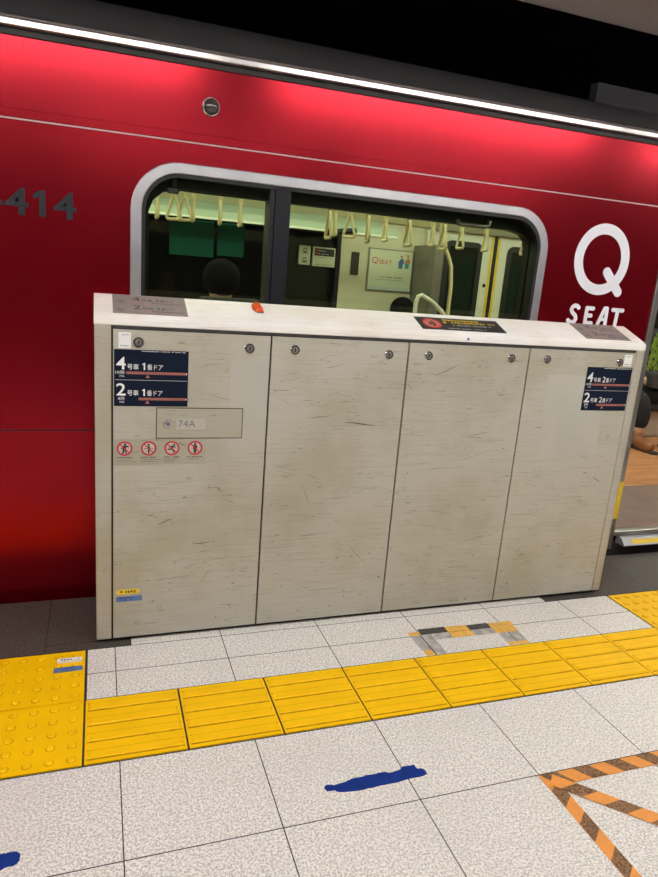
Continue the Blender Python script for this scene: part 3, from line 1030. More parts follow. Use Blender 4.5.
def along(A, B, w0, w1, cuts, mats, extra=()):
    A, B = Vector(A), Vector(B)
    d = (B - A).normalized()
    nrm = Vector((-d.y, d.x))
    L = (B - A).length
    out = []
    for a, b, mi in zip(cuts[:-1], cuts[1:], mats):
        p = [A + d * a * L + nrm * w0, A + d * b * L + nrm * w0, A + d * b * L + nrm * w1, A + d * a * L + nrm * w1]
        out.append(([(v.x, v.y) for v in p], mi))
    return out


def qr(x0, x1, y0, y1, mi, sk=0.0):
    return ([(x0, y0), (x1, y0), (x1 + sk, y1), (x0 + sk, y1)], mi)


q = [qr(1.300, 1.425, 0.452, 0.494, 1), qr(1.425, 1.527, 0.450, 0.490, 2), qr(1.527, 1.630, 0.448, 0.486, 1), qr(1.630, 1.745, 0.446, 0.482, 2),
     qr(1.345, 1.425, 0.408, 0.450, 0), qr(1.425, 1.527, 0.406, 0.448, 2), qr(1.527, 1.632, 0.404, 0.446, 0), qr(1.632, 1.738, 0.402, 0.444, 2)]
worn('worn black and amber tape strip lying parallel to the barrier on pale tiles', q, 0.0010)
q = [qr(1.253, 1.292, 0.308, 0.345, 2, -0.001), qr(1.251, 1.291, 0.345, 0.452, 0, -0.002), qr(1.249, 1.330, 0.452, 0.478, 2), qr(1.292, 1.297, 0.308, 0.452, 1, -0.001), qr(1.297, 1.342, 0.308, 0.452, 0, 0.0)]
worn('worn grey tape strip with a dark crack at the left side of the taped patch', q, 0.0001)
q = [qr(1.634, 1.730, 0.308, 0.330, 2), qr(1.634, 1.680, 0.330, 0.402, 0, 0.004), qr(1.680, 1.684, 0.330, 0.402, 1, 0.004), qr(1.684, 1.730, 0.330, 0.402, 0, 0.004)]
worn('worn grey and amber tape strip at the right side of the taped patch', q, 0.0001)

# ------------------------------------------------------------------ train carriage
TY, TI = 1.08, 1.17          # outer and inner face of the near side
FY, FO = 3.75, 3.84          # far side
TX0, TX1 = -3.6, 7.4
DX0, DX1 = 2.862, 4.16       # near door opening
FLZ = 0.115
train = thing('train_carriage', (1.2, 2.45, FLZ - 1.2), 'red train carriage standing behind the white platform barrier', 'train')
FS = front(TY)
WX0, WX1, WZ0, WZ1, WR = 0.167, 2.088, 0.93, 1.786, 0.19


def slope(x):
    return 0.0070 * (x - 0.95)


hole = inset_rr(WX0, WX1, WZ0, WZ1, WR, 0.02)
side = MB().plate([(TX0, -0.32), (2.780, -0.32), (2.780, 2.19), (TX0, 2.19)], [hole], TY, TI)
rn = random.Random(5)
for x in [i * 0.088 + rn.uniform(-0.03, 0.03) for i in range(-30, 31)]:
    for z, p in ((2.105, 0.75), (2.045, 0.35)):
        if rn.random() < p and x < 2.74:
            side.lathe([(0.0032, 0), (0.0025, 0.0008), (0.001, 0.0012)], (x, TY, z + rn.uniform(-0.004, 0.004) + slope(x) * 0.8), (0, -1, 0), 10)
side.build('side_panel', M['red'], train, angle=25)
rt = MB().prism([(TX0, 1.868 + slope(TX0) * 0.5), (2.778, 1.868 + slope(2.778) * 0.5), (2.778, 1.900 + slope(2.778) * 0.5), (TX0, 1.900 + slope(TX0) * 0.5)], TY - 0.004, TY, 'y')
rt.build('belt_strip', M['red'], train, bevel=0.002)
bd = MB().tube([(TX0, TY - 0.003, 1.865 + slope(TX0) * 0.5), (2.778, TY - 0.003, 1.865 + slope(2.778) * 0.5)], 0.0030, 8)
bd.build('belt_bead', M['bead'], train)
MB().box(0.3595, 0.3605, TY - 0.0006, TY, 1.79, 1.862).build('panel_seam', M['under'], train)
MB().box(TX0, 2.779, TY - 0.0006, TY, 0.716, 0.7205).build('panel_seam', M['black'], train)
# side beyond the door
MB().plate([(DX1 + 0.08, -0.32), (TX1, -0.32), (TX1, 2.19), (DX1 + 0.08, 2.19)], [inset_rr(4.6, 6.5, WZ0, WZ1, WR, 0.0)], TY, TI).build('side_panel', M['red'], train)
MB().box(2.780, DX1 + 0.08, TY, TI, 2.02, 2.19).build('door_header', M['red'], train)
# gutter, roof
gp = [(TY + 0.0, 2.158), (TY - 0.026, 2.157), (TY - 0.0330, 2.1590), (TY - 0.0340, 2.1615), (TY - 0.0342, 2.1800), (TY - 0.0300, 2.1835), (TY - 0.0290, 2.1905), (TY - 0.024, 2.1945), (TY + 0.03, 2.205), (TY + 0.03, 2.158)]
g = MB()
n = len(gp)
xa, xb = TX0, TX1
xa, xb = TX0, TX1
g.add([(xa, yy, zz + slope(xa) + 0.000) for yy, zz in gp] + [(xb, yy, zz + slope(xb)) for yy, zz in gp],
      [tuple(range(n)), tuple(range(2 * n - 1, n - 1, -1))] + [(i, (i + 1) % n, n + (i + 1) % n, n + i) for i in range(n)])
g.build('rain_gutter', M['steel'], train, bevel=0.003, angle=30)
g = MB()
gq = [(TY - 0.008, 2.136), (TY - 0.008, 2.1565), (TY + 0.01, 2.1565), (TY + 0.01, 2.136)]
g.add([(xa, yy, zz + slope(xa)) for yy, zz in gq] + [(xb, yy, zz + slope(xb)) for yy, zz in gq], [(0, 1, 2, 3), (7, 6, 5, 4)] + [(i, (i + 1) % 4, 4 + (i + 1) % 4, 4 + i) for i in range(4)])
g.build('gutter_shade_strip', M['under'], train)  # dark strip standing for the shadowed groove under the gutter
mid = (TY + FO) / 2
rp = [(TY + 0.005, 2.19), (TY + 0.03, 2.225), (1.17, 2.285), (1.35, 2.365), (1.6, 2.45), (2.0, 2.555), (mid, 2.60)]
rpf = rp + [(2 * mid - a, b) for a, b in reversed(rp[:-1])]
low = [(a, b - 0.06) for a, b in rpf]
low[0] = (TY + 0.06, 2.15)
low[-1] = (2 * mid - TY - 0.06, 2.15)
MB().prism(rpf + low[::-1], TX0, TX1, 'x').build('roof', M['roof'], train, angle=30)
ru = MB().box(2.435, 4.6, 1.345, 1.40, 2.368, 2.458)
ru.box(2.52, 2.66, 1.344, 1.40, 2.345, 2.3675, 1)
ru.box(2.80, 3.0, 1.344, 1.40, 2.345, 2.3675, 1)
ru.box(2.445, 2.52, 1.347, 1.39, 2.33, 2.367, 0)
ru.box(2.66, 2.80, 1.347, 1.39, 2.33, 2.367, 0)
tag(ru.build('roof_unit', [M['roof'], M['black']], train), 'grey box with slots on the roof')
# marker lamp
ml = MB().lathe([(0.035, 0), (0.035, 0.004), (0.032, 0.007), (0.030, 0.007)], (0.463, TY, 2.000), (0, -1, 0), 32)
mlo = tag(ml.build('marker_lamp', M['chrome'], train), 'round smoked marker lamp with a bright rim')
MB().lathe([(0.030, 0.004), (0.029, 0.012), (0.023, 0.020), (0.013, 0.026), (0.003, 0.028)], (0.463, TY, 2.000), (0, -1, 0), 32).build('lamp_lens', M['lens_d'], mlo)
# car number and logo
nb = MB()
nb.text('4', -0.272, -0.192, 1.535, 1.630, FS, 0.0006, 0, 0.022)
nb.sheet([(-0.156, 1.535), (-0.134, 1.535), (-0.134, 1.629), (-0.150, 1.629), (-0.178, 1.611), (-0.172, 1.597), (-0.156, 1.606)], FS, 0.0006)
nb.text('4', -0.107, -0.028, 1.535, 1.630, FS, 0.0006, 0, 0.022)
nb.text('4', -0.357, -0.277, 1.535, 1.630, FS, 0.0006, 0, 0.022)
tag(nb.build('car_number', M['numgrey'], train, smooth=False), 'dark slate car number 4414')
lg = MB()
oc, oz = (2.2525 + 2.587) / 2, (1.418 + 1.761) / 2
seg = 48
out_ = [(oc + 0.167 * math.cos(2 * math.pi * i / seg), oz + 0.172 * math.sin(2 * math.pi * i / seg)) for i in range(seg)]
in_ = [(oc + 0.115 * math.cos(2 * math.pi * i / seg), oz + 0.121 * math.sin(2 * math.pi * i / seg)) for i in range(seg)]
lg.ring(out_, in_, TY - 0.0007, TY, 'y')


def stroke(mb, pts, w, F, th=0.0008):
    """rounded stroke lettering"""
    for a, b in zip(pts[:-1], pts[1:]):
        dx_, dz_ = b[0] - a[0], b[1] - a[1]
        L_ = math.hypot(dx_, dz_)
        an = math.atan2(dz_, dx_)
        q = []
        for i in range(9):
            t = an + math.pi / 2 + math.pi * i / 8
            q.append((a[0] + w * math.cos(t), a[1] + w * math.sin(t)))
        for i in range(9):
            t = an - math.pi / 2 + math.pi * i / 8
            q.append((b[0] + w * math.cos(t), b[1] + w * math.sin(t)))
        mb.nst = getattr(mb, 'nst', 0) + 1
        mb.sheet(q, F, th + 0.00004 * mb.nst)


stroke(lg, [(2.462, 1.532), (2.549, 1.440)], 0.0245, FS, 0.0009)
tag(lg.build('logo', M['logo'], train, smooth=False), 'large white letter Q')
sg = MB()
bw = 0.0105
S = [(2.326 + 0.000, 1.349), (2.316, 1.357), (2.300, 1.358), (2.288, 1.350), (2.284, 1.337), (2.290, 1.325), (2.302, 1.317), (2.313, 1.308), (2.318, 1.294), (2.312, 1.281), (2.300, 1.275), (2.284, 1.276), (2.272, 1.284)]
stroke(sg, S, bw, FS)
stroke(sg, [(2.416, 1.350), (2.377, 1.350), (2.377, 1.276), (2.416, 1.276)], bw, FS)
stroke(sg, [(2.377, 1.314), (2.408, 1.314)], bw, FS)
stroke(sg, [(2.458, 1.276), (2.488, 1.354), (2.502, 1.354), (2.504, 1.276)], bw, FS)
stroke(sg, [(2.472, 1.299), (2.500, 1.299)], bw * 0.8, FS)
stroke(sg, [(2.540, 1.350), (2.602, 1.350)], bw, FS)
stroke(sg, [(2.571, 1.350), (2.567, 1.276)], bw, FS)
tag(sg.build('logo_lettering', M['logo'], train, smooth=False), 'white rounded lettering SEAT')

# window: frame, gasket, mullion, panes
wf = MB().ring(rrect(WX0, WX1, WZ0, WZ1, WR), inset_rr(WX0, WX1, WZ0, WZ1, WR, 0.042), TY - 0.008, TY + 0.03)
wf.build('window_frame', M['frame'], train, bevel=0.004, angle=30)
MB().ring(inset_rr(WX0, WX1, WZ0, WZ1, WR, 0.042), inset_rr(WX0, WX1, WZ0, WZ1, WR, 0.056), TY - 0.003, TI + 0.02).build('window_gasket', M['black'], train, angle=30)
MB().box(0.737, 0.803, TY - 0.004, TI, WZ0 + 0.05, WZ1 - 0.045).build('mullion', M['slate'], train, bevel=0.004)
MB().box(0.716, 0.7365, TY + 0.006, TI, WZ0 + 0.05, WZ1 - 0.045).build('mullion_seal', M['black'], train)
hd = MB().plate(inset_rr(WX0, WX1, WZ0, WZ1, WR, 0.050), [[(WX0 + 0.072, WZ0 + 0.08), (WX1 - 0.062, WZ0 + 0.08), (WX1 - 0.062, 1.60), (WX1 - 0.075, 1.645), (WX1 - 0.11, 1.672), (WX1 - 0.18, 1.684), (WX0 + 0.20, 1.692), (WX0 + 0.13, 1.680), (WX0 + 0.09, 1.645), (WX0 + 0.072, 1.60)]], TI - 0.03, TI + 0.018)
hd.build('inner_frame', M['black'], train)
gl = inset_rr(WX0, WX1, WZ0, WZ1, WR, 0.052)
left = [(min(x, 0.724), z) for x, z in gl]
right = [(max(x, 0.79), z) for x, z in gl]


def dedupe(pts):
    o = []
    for p in pts:
        if not o or (abs(p[0] - o[-1][0]) + abs(p[1] - o[-1][1])) > 1e-5:
            o.append(p)
    return o


for lp in (left, right):
    MB().prism(dedupe(lp), TY + 0.018, TY + 0.023, 'y').build('window_pane', M['glass'], train, smooth=False)
lt = MB().box(0.326, 0.345, 1.098, 1.118, 1.675, 1.735).box(0.308, 0.350, 1.094, 1.118, 1.672, 1.692)
tag(lt.build('window_latch', M['black'], train, bevel=0.004), 'black window latch')
lt = MB().tube([(1.60, 1.112, 1.700), (1.615, 1.112, 1.683), (1.75, 1.112, 1.683), (1.768, 1.112, 1.690), (1.775, 1.112, 1.712)], 0.010, 10)
tag(lt.build('window_latch', M['steel_d'], train), 'dark window pull handle')

# near door frame and sill
MB().box(2.7805, 2.818, TY - 0.012, TI + 0.03, FLZ - 0.10, 2.10).build('door_frame', M['steel_d'], train, bevel=0.003)
jf = MB().box(2.8185, DX0 - 0.004, TY + 0.036, TI + 0.03, FLZ - 0.10, 2.06)
jf.v = [(x, y_, max(z, FLZ + 0.004)) for x, y_, z in jf.v]
jf.build('door_edge', M['steel_d'], train, bevel=0.003)
tag(MB().box(2.788, 2.8175, TY - 0.0128, TY - 0.0121, 0.20, 0.42).build('jamb_strip', M['yellowprint'], train), 'yellow strip on the door frame')  # thin yellow strip low on the jamb
MB().box(DX1, DX1 + 0.08, TY - 0.012, TI + 0.03, FLZ - 0.10, 2.10).build('door_frame', M['steel_d'], train, bevel=0.003)
MB().box(2.8185, DX1, TY - 0.006, TY + 0.035, 0.092, FLZ + 0.004).build('door_sill', M['steel'], train, bevel=0.004)
st = MB().prism([(1.026, 0.048), (1.030, 0.042), (TY + 0.02, 0.042), (TY + 0.02, 0.086), (1.058, 0.082)], 2.868, DX1 - 0.02, 'x')
st.prism([(1.031, 0.0545), (1.050, 0.0735), (1.0495, 0.0745), (1.0303, 0.0555)], 2.935, 3.28, 'x', 1)
st.prism([(1.031, 0.0545), (1.050, 0.0735), (1.0495, 0.0745), (1.0303, 0.0555)], 3.6, 3.95, 'x', 1)
tag(st.build('door_step', [M['offwhite'], M['yellowprint']], train, smooth=False), 'sloping metal step plate with yellow strip')
MB().box(2.78, TX1, TY, TI, -0.32, 0.040).build('skirt', M['under'], train)
MB().box(TX0, TX1, TI, FO, -0.32, FLZ - 0.04).build('underframe', M['under'], train)
# carriage floor
MB().box(TX0, TX1, TI + 0.005, FY, FLZ - 0.038, FLZ).build('floor_covering', M['wood'], train)
MB().box(2.8195, DX1 - 0.001, TY + 0.0355, TI + 0.0335, 0.085, FLZ + 0.003).box(DX0 - 0.06, DX1 + 0.06, TI + 0.034, 1.83, FLZ + 0.0002, FLZ + 0.003).build('door_mat', M['mat'], train)
# near inner lining (backs of the side panel)
ln = MB().plate([(TX0, FLZ), (2.78, FLZ), (2.78, 2.15), (TX0, 2.15)], [inset_rr(WX0, WX1, WZ0, WZ1, WR, 0.045)], TI + 0.0205, TI + 0.025)
ln.build('lining', M['inwall'], train)
# inner ceiling with lamp strips
MB().box(TX0, TX1, TI + 0.02, FY, 2.17, 2.20).build('inner_ceiling', M['inwhite'], train)
for yy in (1.95, 2.95):
    MB().box(TX0 + 0.2, TX1 - 0.2, yy - 0.07, yy + 0.07, 2.145, 2.1695).build('ceiling_strip_lamp', M['em_train'], train)
for xx in (TX0, TX1 - 0.05):
    MB().box(xx, xx + 0.05, TI, FY, FLZ, 2.17).build('end_wall', M['inwall'], train)
# far side
FWIN = (0.10, 1.985, 0.95, 1.86)
FD0, FD1, FDZ = 2.845, 4.145, 1.875
fw = MB().plate([(TX0, FLZ), (TX1, FLZ), (TX1, 2.17), (TX0, 2.17)],
                [rrect(*FWIN, 0.08, 6), [(FD0, FLZ + 0.002), (FD1, FLZ + 0.002), (FD1, FDZ), (FD0, FDZ)], rrect(4.55, 6.5, 0.95, 1.80, 0.08, 6), rrect(-2.1, -0.15, 0.95, 1.86, 0.08, 6)], FY, FO)
fw.build('far_wall', M['inwall'], train)
MB().box(TX0, TX1, FO, FO + 0.01, -0.32, 0.94).build('outer_skin', M['red'], train)
for a, b, c, d in (FWIN, (4.55, 6.5, 0.95, 1.80), (-2.1, -0.15, 0.95, 1.86)):
    MB().box(a - 0.005, b + 0.005, FY + 0.04, FY + 0.046, c - 0.005, d + 0.005).build('far_window', M['glass_far'], train)
    MB().ring(rrect(a, b, c, d, 0.08, 6), inset_rr(a, b, c, d, 0.08, 0.035, 6), FY - 0.006, FY + 0.039).build('far_window_frame', M['slate'], train)
tag(MB().box(0.572, 0.915, FY + 0.010, FY + 0.013, 1.475, 1.85).build('roller_blind', M['teal'], train), 'wide teal blind half drawn')
tag(MB().box(0.945, 1.158, FY + 0.010, FY + 0.013, 1.495, 1.85).build('roller_blind', M['teal'], train), 'narrow teal blind half drawn')
# upper cove and luggage rack on the far side
cv = MB().prism([(3.40, 2.17), (FY, 2.17), (FY, 1.885), (3.72, 1.885), (3.60, 2.02)], TX0, 2.80, 'x')
cv.build('cove_panel', M['cove'], train)
RY = 3.36
rk = MB().box(0.02, 1.90, RY, FY - 0.03, 1.745, 1.757)
rk.build('rack_shelf', M['slate'], train)
rk = MB().box(-0.5, 2.32, FY - 0.028, FY - 0.001, 1.765, 1.885)
rk.build('rack_back', M['rackgreen'], train)
rk = MB().box(-0.5, 2.32, RY - 0.004, RY, 1.752, 1.800)
rk.build('rack_fascia', M['rackgreen'], train)
rk = MB().box(-0.5, 2.32, RY - 0.010, RY + 0.012, 1.735, 1.7515)
rk.build('rack_rail', M['inwhite'], train, bevel=0.003)
rk = MB().tube([(1.72, RY - 0.015, 1.735), (1.80, RY - 0.015, 1.742), (1.955, RY - 0.015, 1.765)], 0.022, 12)
tag(rk.build('rack_bracket', M['slate'], train), 'dark tubular bracket under the rack')
# door pair in the far wall
for (a, b, wx0, wx1, ss) in ((FD0, 3.478, 2.975, 3.365, 1), (3.512, FD1, 3.625, 4.015, -1)):
    dl_ = MB().plate([(a, FLZ + 0.004), (b, FLZ + 0.004), (b, FDZ - 0.002), (a, FDZ - 0.002)], [rrect(wx0, wx1, 0.80, 1.80, 0.07, 6)], FY + 0.02, FY + 0.055)
    d = dl_.build('door_leaf', M['inwhite'], train)
    MB().ring(rrect(wx0, wx1, 0.80, 1.80, 0.07, 6), inset_rr(wx0, wx1, 0.80, 1.80, 0.07, 0.05, 6), FY + 0.012, FY + 0.05).build('door_window_frame', M['black'], d)
    MB().box(wx0 + 0.03, wx1 - 0.03, FY + 0.03, FY + 0.034, 0.83, 1.77).build('door_window', M['glass_dark'], d)
    xe = b - 0.030 if ss > 0 else a + 0.006
    tag(MB().box(xe, xe + 0.024, FY + 0.018, FY + 0.0199, FLZ + 0.02, FDZ - 0.01).build('edge_strip', M['yellowprint'], d), 'yellow strip on the closing edge')
    if ss > 0:
        MB().lathe([(0.018, 0), (0.018, 0.003), (0.014, 0.004)], (3.425, FY + 0.02, 1.43), (0, -1, 0), 20).build('door_handle', M['black'], d)
MB().box(3.479, 3.511, FY + 0.012, FY + 0.06, FLZ + 0.004, FDZ - 0.002).build('door_seal', M['black'], train)
MB().box(2.78, FD1 + 0.08, FY - 0.03, FY - 0.001, FDZ, 2.02).build('far_door_header', M['header'], train)
MB().box(2.80, FD1 + 0.3, FY - 0.055, FY - 0.031, 2.025, 2.14).build('destination_panel', M['inwhite'], train)
# partition screen by the far door, pillar and rails
MB().box(2.668, 2.75, 3.35, FY - 0.001, FLZ, 1.72).build('draft_screen', M['steel_d'], train)
MB().box(2.765, 2.835, FY - 0.045, FY - 0.002, FLZ, 1.86).build('door_pillar', M['inwhite'], train)
sk = MB().sheet([(2.775, 1.545), (2.825, 1.545), (2.80, 1.60)], front(FY - 0.045), 0.0006)
tag(sk.build('triangle_sticker', M['yellowprint'], train), 'small yellow triangle sticker')
MB().tube([(2.222, 2.70, 1.00), (2.222, 2.70, 1.27), (2.235, 2.70, 1.312), (2.262, 2.70, 1.322), (2.35, 2.70, 1.281), (2.432, 2.70, 1.221), (2.50, 2.70, 1.145), (2.60, 2.70, 1.00), (2.68, 2.70, 0.85), (2.70, 2.70, FLZ)], 0.0165, 12).build('bent_handrail', M['inwhite'], train)
MB().tube([(2.222, 2.70, FLZ), (2.222, 2.70, 1.10)], 0.0125, 10).build('rail_post', M['inwhite'], train)
MB().tube([(2.905, 3.45, FLZ), (2.905, 3.45, 1.40), (2.885, 3.45, 1.56), (2.855, 3.45, 1.63), (2.80, 3.45, 1.72), (2.755, 3.45, 1.82), (2.74, 3.45, 2.168)], 0.017, 12).build('grab_pole', M['cream'], train)
MB().box(2.085, 2.155, FY - 0.012, FY - 0.001, 1.43, 1.62).build('wall_grille', M['sole'], train)
tag(MB().box(1.985, 2.07, FY - 0.02, FY - 0.001, FLZ, 1.60).build('wall_trim', M['inwall'], train))
# strap rails
for yy, zz in ((2.0, 1.965), (2.8, 2.03)):
    rl = MB().tube([(TX0 + 0.1, yy, zz), (TX1 - 0.1, yy, zz)], 0.014, 10)
    for xx in (-2.0, 0.0, 2.9, 5.4):
        rl.tube([(xx, yy, zz), (xx, yy, 2.168)], 0.012, 8)
    rl.build('strap_rail', M['steel'], train)

# ------------------------------------------------------------------ hand straps
def make_strap(yy, railz):
    root = thing('hand_strap', (0, yy, railz), None, 'hand strap', 'hand straps in the train')
    b = MB().box(-0.0135, 0.0135, yy - 0.016, yy - 0.012, -10, -10)
    b = MB()
    b.ring([(0.017 * math.cos(a), 0.017 * math.sin(a)) for a in [i * math.pi / 8 for i in range(16)]],
           [(0.0145 * math.cos(a), 0.0145 * math.sin(a)) for a in [i * math.pi / 8 for i in range(16)]], -0.014, 0.014, 'y')
    b.box(-0.013, 0.013, -0.0025, 0.0025, -0.20, -0.0165)
    b.v = [(x, y_ + yy, z + railz) for x, y_, z in b.v]
    b.build('strap_belt', M['cream'], root)
    # sleeve and triangular grip (triangle lies in the local YZ plane)
    g_ = MB()
    g_.box(-0.017, 0.017, -0.0065, 0.0065, -0.222, -0.09)
    g_.v = [(x, y_ + yy, z + railz) for x, y_, z in g_.v]
    g_.build('strap_sleeve', M['cream'], root, bevel=0.003)
    t = MB()
    pts = []
    for (cy, cz, a0, a1, r) in ((0.0, -0.228, 20, 160, 0.014), (-0.040, -0.338, 160, 285, 0.013), (0.040, -0.338, 255, 380, 0.013)):
        for i in range(6):
            a = math.radians(a0 + (a1 - a0) * i / 5)
            pts.append((0.0, yy + cy + r * math.cos(a), railz + cz + r * math.sin(a)))
    t.tube(pts, 0.0095, 8, 0, True)
    t.build('strap_grip', M['cream'], root)
    return root


words = ['first', 'second', 'third', 'fourth', 'fifth', 'sixth', 'seventh', 'eighth', 'ninth', 'tenth', 'eleventh', 'twelfth', 'thirteenth', 'fourteenth', 'fifteenth', 'sixteenth', 'seventeenth', 'eighteenth']
near_p = make_strap(2.0, 1.965)
far_p = make_strap(2.8, 2.03)
spots = [(0.279, 2.0, 0.1), (0.401, 2.8, 0.1), (0.505, 2.8, 0.8), (0.572, 2.8, 0.8), (0.625, 2.8, 0.1), (0.799, 2.8, 0.1), (0.93, 2.8, 0.15), (1.282, 2.0, 0.3), (1.595, 2.8, 0.15), (1.70, 2.8, 0.75),
         (1.522, 2.0, 0.15), (1.972, 2.8, 0.3), (1.779, 2.0, 0.4), (2.345, 2.8, 0.25), (2.011, 2.0, 0.4), (2.58, 2.8, 0.45), (2.793, 2.8, 0.4), (3.127, 2.8, 0.3)]
used = {2.0: False, 2.8: False}
for i, (x, yy, rot) in enumerate(spots):
    p = near_p if yy == 2.0 else far_p
    o = p if not used[yy] else copy_tree(p)
    used[yy] = True
    o.location = (x, yy, 1.965 if yy == 2.0 else 2.03)
    o.rotation_euler = (0, 0, math.asin(rot) - math.atan2(x - 0.05, yy + 1.7))
    o['label'] = 'cream hand strap, %s from the left of those seen through the train window' % words[i]

# ------------------------------------------------------------------ posters and notices in the carriage
FPW = FY - 0.001
po = MB().box(2.24, 2.665, FPW - 0.012, FPW, 1.312, 1.670)
post = tag(po.build('poster_frame', M['steel_d'], None, origin=(2.45, FPW, 1.49)), 'framed pale poster reading QSEAT on the wall seen through the window', 'poster')
P = front(FPW - 0.012)
MB().rect(2.252, 2.655, 1.322, 1.660, P, 0.001).build('poster_sheet', M['poster'], post)
P = front(FPW - 0.013)
pp = MB().rect(2.252, 2.655, 1.322, 1.352, P, 0.0005)
pp.build('poster_band', M['posterband'], post)
pr_ = MB()
pr_.text('Q', 2.272, 2.330, 1.535, 1.595, P, 0.0005, 0, 0.0)
pr_.text('SEAT', 2.340, 2.462, 1.540, 1.577, P, 0.0005, 0, 0.0)
pr_.micro(2.36, 2.57, 1.428, 1.440, P, 1, 0.0005, 3)
pr_.micro(2.30, 2.59, 1.408, 1.414, P, 2, 0.0005, 4)
pr_.micro(2.575, 2.64, 1.630, 1.637, P, 2, 0.0005, 5)
pr_.micro(2.60, 2.64, 1.333, 1.340, P, 2, 0.0005, 6)
pr_.build('lettering', [M['redprint'], M['inkprint'], M['greyprint']], post, smooth=False)
pf = MB()
for cx, c1, c2, cz in ((2.545, 0, 0, 1.57), (2.605, 2, 1, 1.575)):
    pf.disc(cx + 0.005, cz + 0.045, 0.012, P, 0.0005, 2)
    pf.sheet([(cx - 0.030, cz - 0.01), (cx + 0.0, cz + 0.028), (cx + 0.026, cz + 0.026), (cx + 0.03, cz - 0.01), (cx + 0.012, cz - 0.02)], P, 0.0005, c1)
    pf.sheet([(cx - 0.018, cz - 0.055), (cx + 0.020, cz - 0.057), (cx + 0.022, cz - 0.018), (cx - 0.022, cz - 0.015)], P, 0.0005, 1 if c2 else 0)
pf.build('poster_figures', [M['figblue'], M['figteal'], M['figpink']], post, smooth=False)
NY = FY - 0.0065
nt_ = MB().box(1.622, 1.722, NY + 0.006, NY + 0.040, 1.480, 1.634)
n1 = tag(nt_.build('notice', M['poster'], None, origin=(1.67, NY, 1.55), bevel=0.004), 'narrow pale notice with two pictograms on the dark far window', 'notice')
P = front(NY + 0.006)
t = MB()
for zz in (1.595, 1.520):
    t.sheet([(1.648, zz - 0.02), (1.696, zz - 0.02), (1.696, zz - 0.013), (1.648, zz - 0.013)], P, 0.0006)
    t.disc(1.672, zz + 0.004, 0.017, P, 0.0006, 0, 16, 0.011)
t.build('pictogram', M['inkprint'], n1, smooth=False)
nt_ = MB().box(1.742, 1.942, NY + 0.006, NY + 0.040, 1.476, 1.634)
n2 = tag(nt_.build('notice', M['poster'], None, origin=(1.84, NY, 1.55), bevel=0.004), 'wide notice with black upper half on the dark far window', 'notice')
t = MB()
t.rect(1.755, 1.930, 1.562, 1.622, P, 0.0005, 0)
t.rect(1.768, 1.782, 1.598, 1.614, front(NY + 0.0055), 0.0004, 1)
t.rect(1.768, 1.782, 1.572, 1.590, front(NY + 0.0055), 0.0004, 1)
t.micro(1.790, 1.86, 1.597, 1.609, front(NY + 0.0055), 2, 0.0004, 1)
t.micro(1.790, 1.88, 1.573, 1.583, front(NY + 0.0055), 2, 0.0004, 2)
t.micro(1.76, 1.92, 1.545, 1.551, P, 3, 0.0004, 3)
t.micro(1.76, 1.92, 1.488, 1.496, P, 3, 0.0004, 4)
t.build('notice_print', [M['inkprint'], M['redprint'], M['offwhite'], M['greyprint']], n2, smooth=False)

# ------------------------------------------------------------------ seats (backs to the far wall)
def make_seat(tall=False):
    root = thing('passenger_chair', (0, 3.45, FLZ), None, 'train seat', 'dark seats in the carriage')
    o = Vector((0, 3.45, FLZ))
    def bx_(*a):
        m = MB().box(*a)
        m.v = [tuple(Vector(p) + o) for p in m.v]
        return m
    bx_(-0.20, 0.20, -0.22, 0.22, 0.0, 0.26).build('seat_base', M['seatbase'], root, bevel=0.01)
    bx_(-0.22, 0.22, -0.30, 0.24, 0.265, 0.385).build('seat_cushion', M['seat'], root, bevel=0.03, segs=3)
    b = MB().prism([(0.10, 0.37), (0.20, 0.37), (0.28, 0.99), (0.275, 1.02), (0.24, 1.03), (0.20, 0.99)], -0.22, 0.22, 'x')
    b.v = [tuple(Vector(p) + o) for p in b.v]
    b.build('backrest', M['seat'], root, bevel=0.02, segs=3)
    if tall:
        bx_(-0.17, 0.17, 0.20, 0.28, 1.032, 1.135).build('headrest', M['seat'], root, bevel=0.025, segs=3)
    return root


seat0 = make_seat()
seat_x = [-0.1, 0.38, 0.86, 1.34, 1.82, 2.41, 4.66, 5.14, 5.62]
seat_lab = ['dark train seat at the far left of the row under the teal blinds', 'dark train seat below the wide teal blind', 'dark train seat below the narrow teal blind', 'dark train seat left of the two notices on the far window', 'dark train seat under the two notices on the far window', 'dark train seat along the far wall below the poster, holding the black-haired passenger', 'dark train seat holding the passenger in brown boots', 'dark train seat just right of the passenger in brown boots', 'dark train seat at the right end of the row past the doors']
for i, (x, lab) in enumerate(zip(seat_x, seat_lab)):
    o = seat0 if i == 0 else copy_tree(seat0)
    o.location = (x, 3.45, FLZ)
    o['label'] = lab

t0_ = make_seat(True)
for i, (x, lab) in enumerate(((0.72, 'dark high-backed train seat in the aisle holding the dark-haired passenger'), (1.36, 'empty dark high-backed train seat close to the near window, left of the poster'))):
    o = t0_ if i == 0 else copy_tree(t0_)
    o.location = (x, 2.15 if i == 0 else 1.48, FLZ)
    o.rotation_euler = (0, 0, math.pi)
    o['label'] = lab

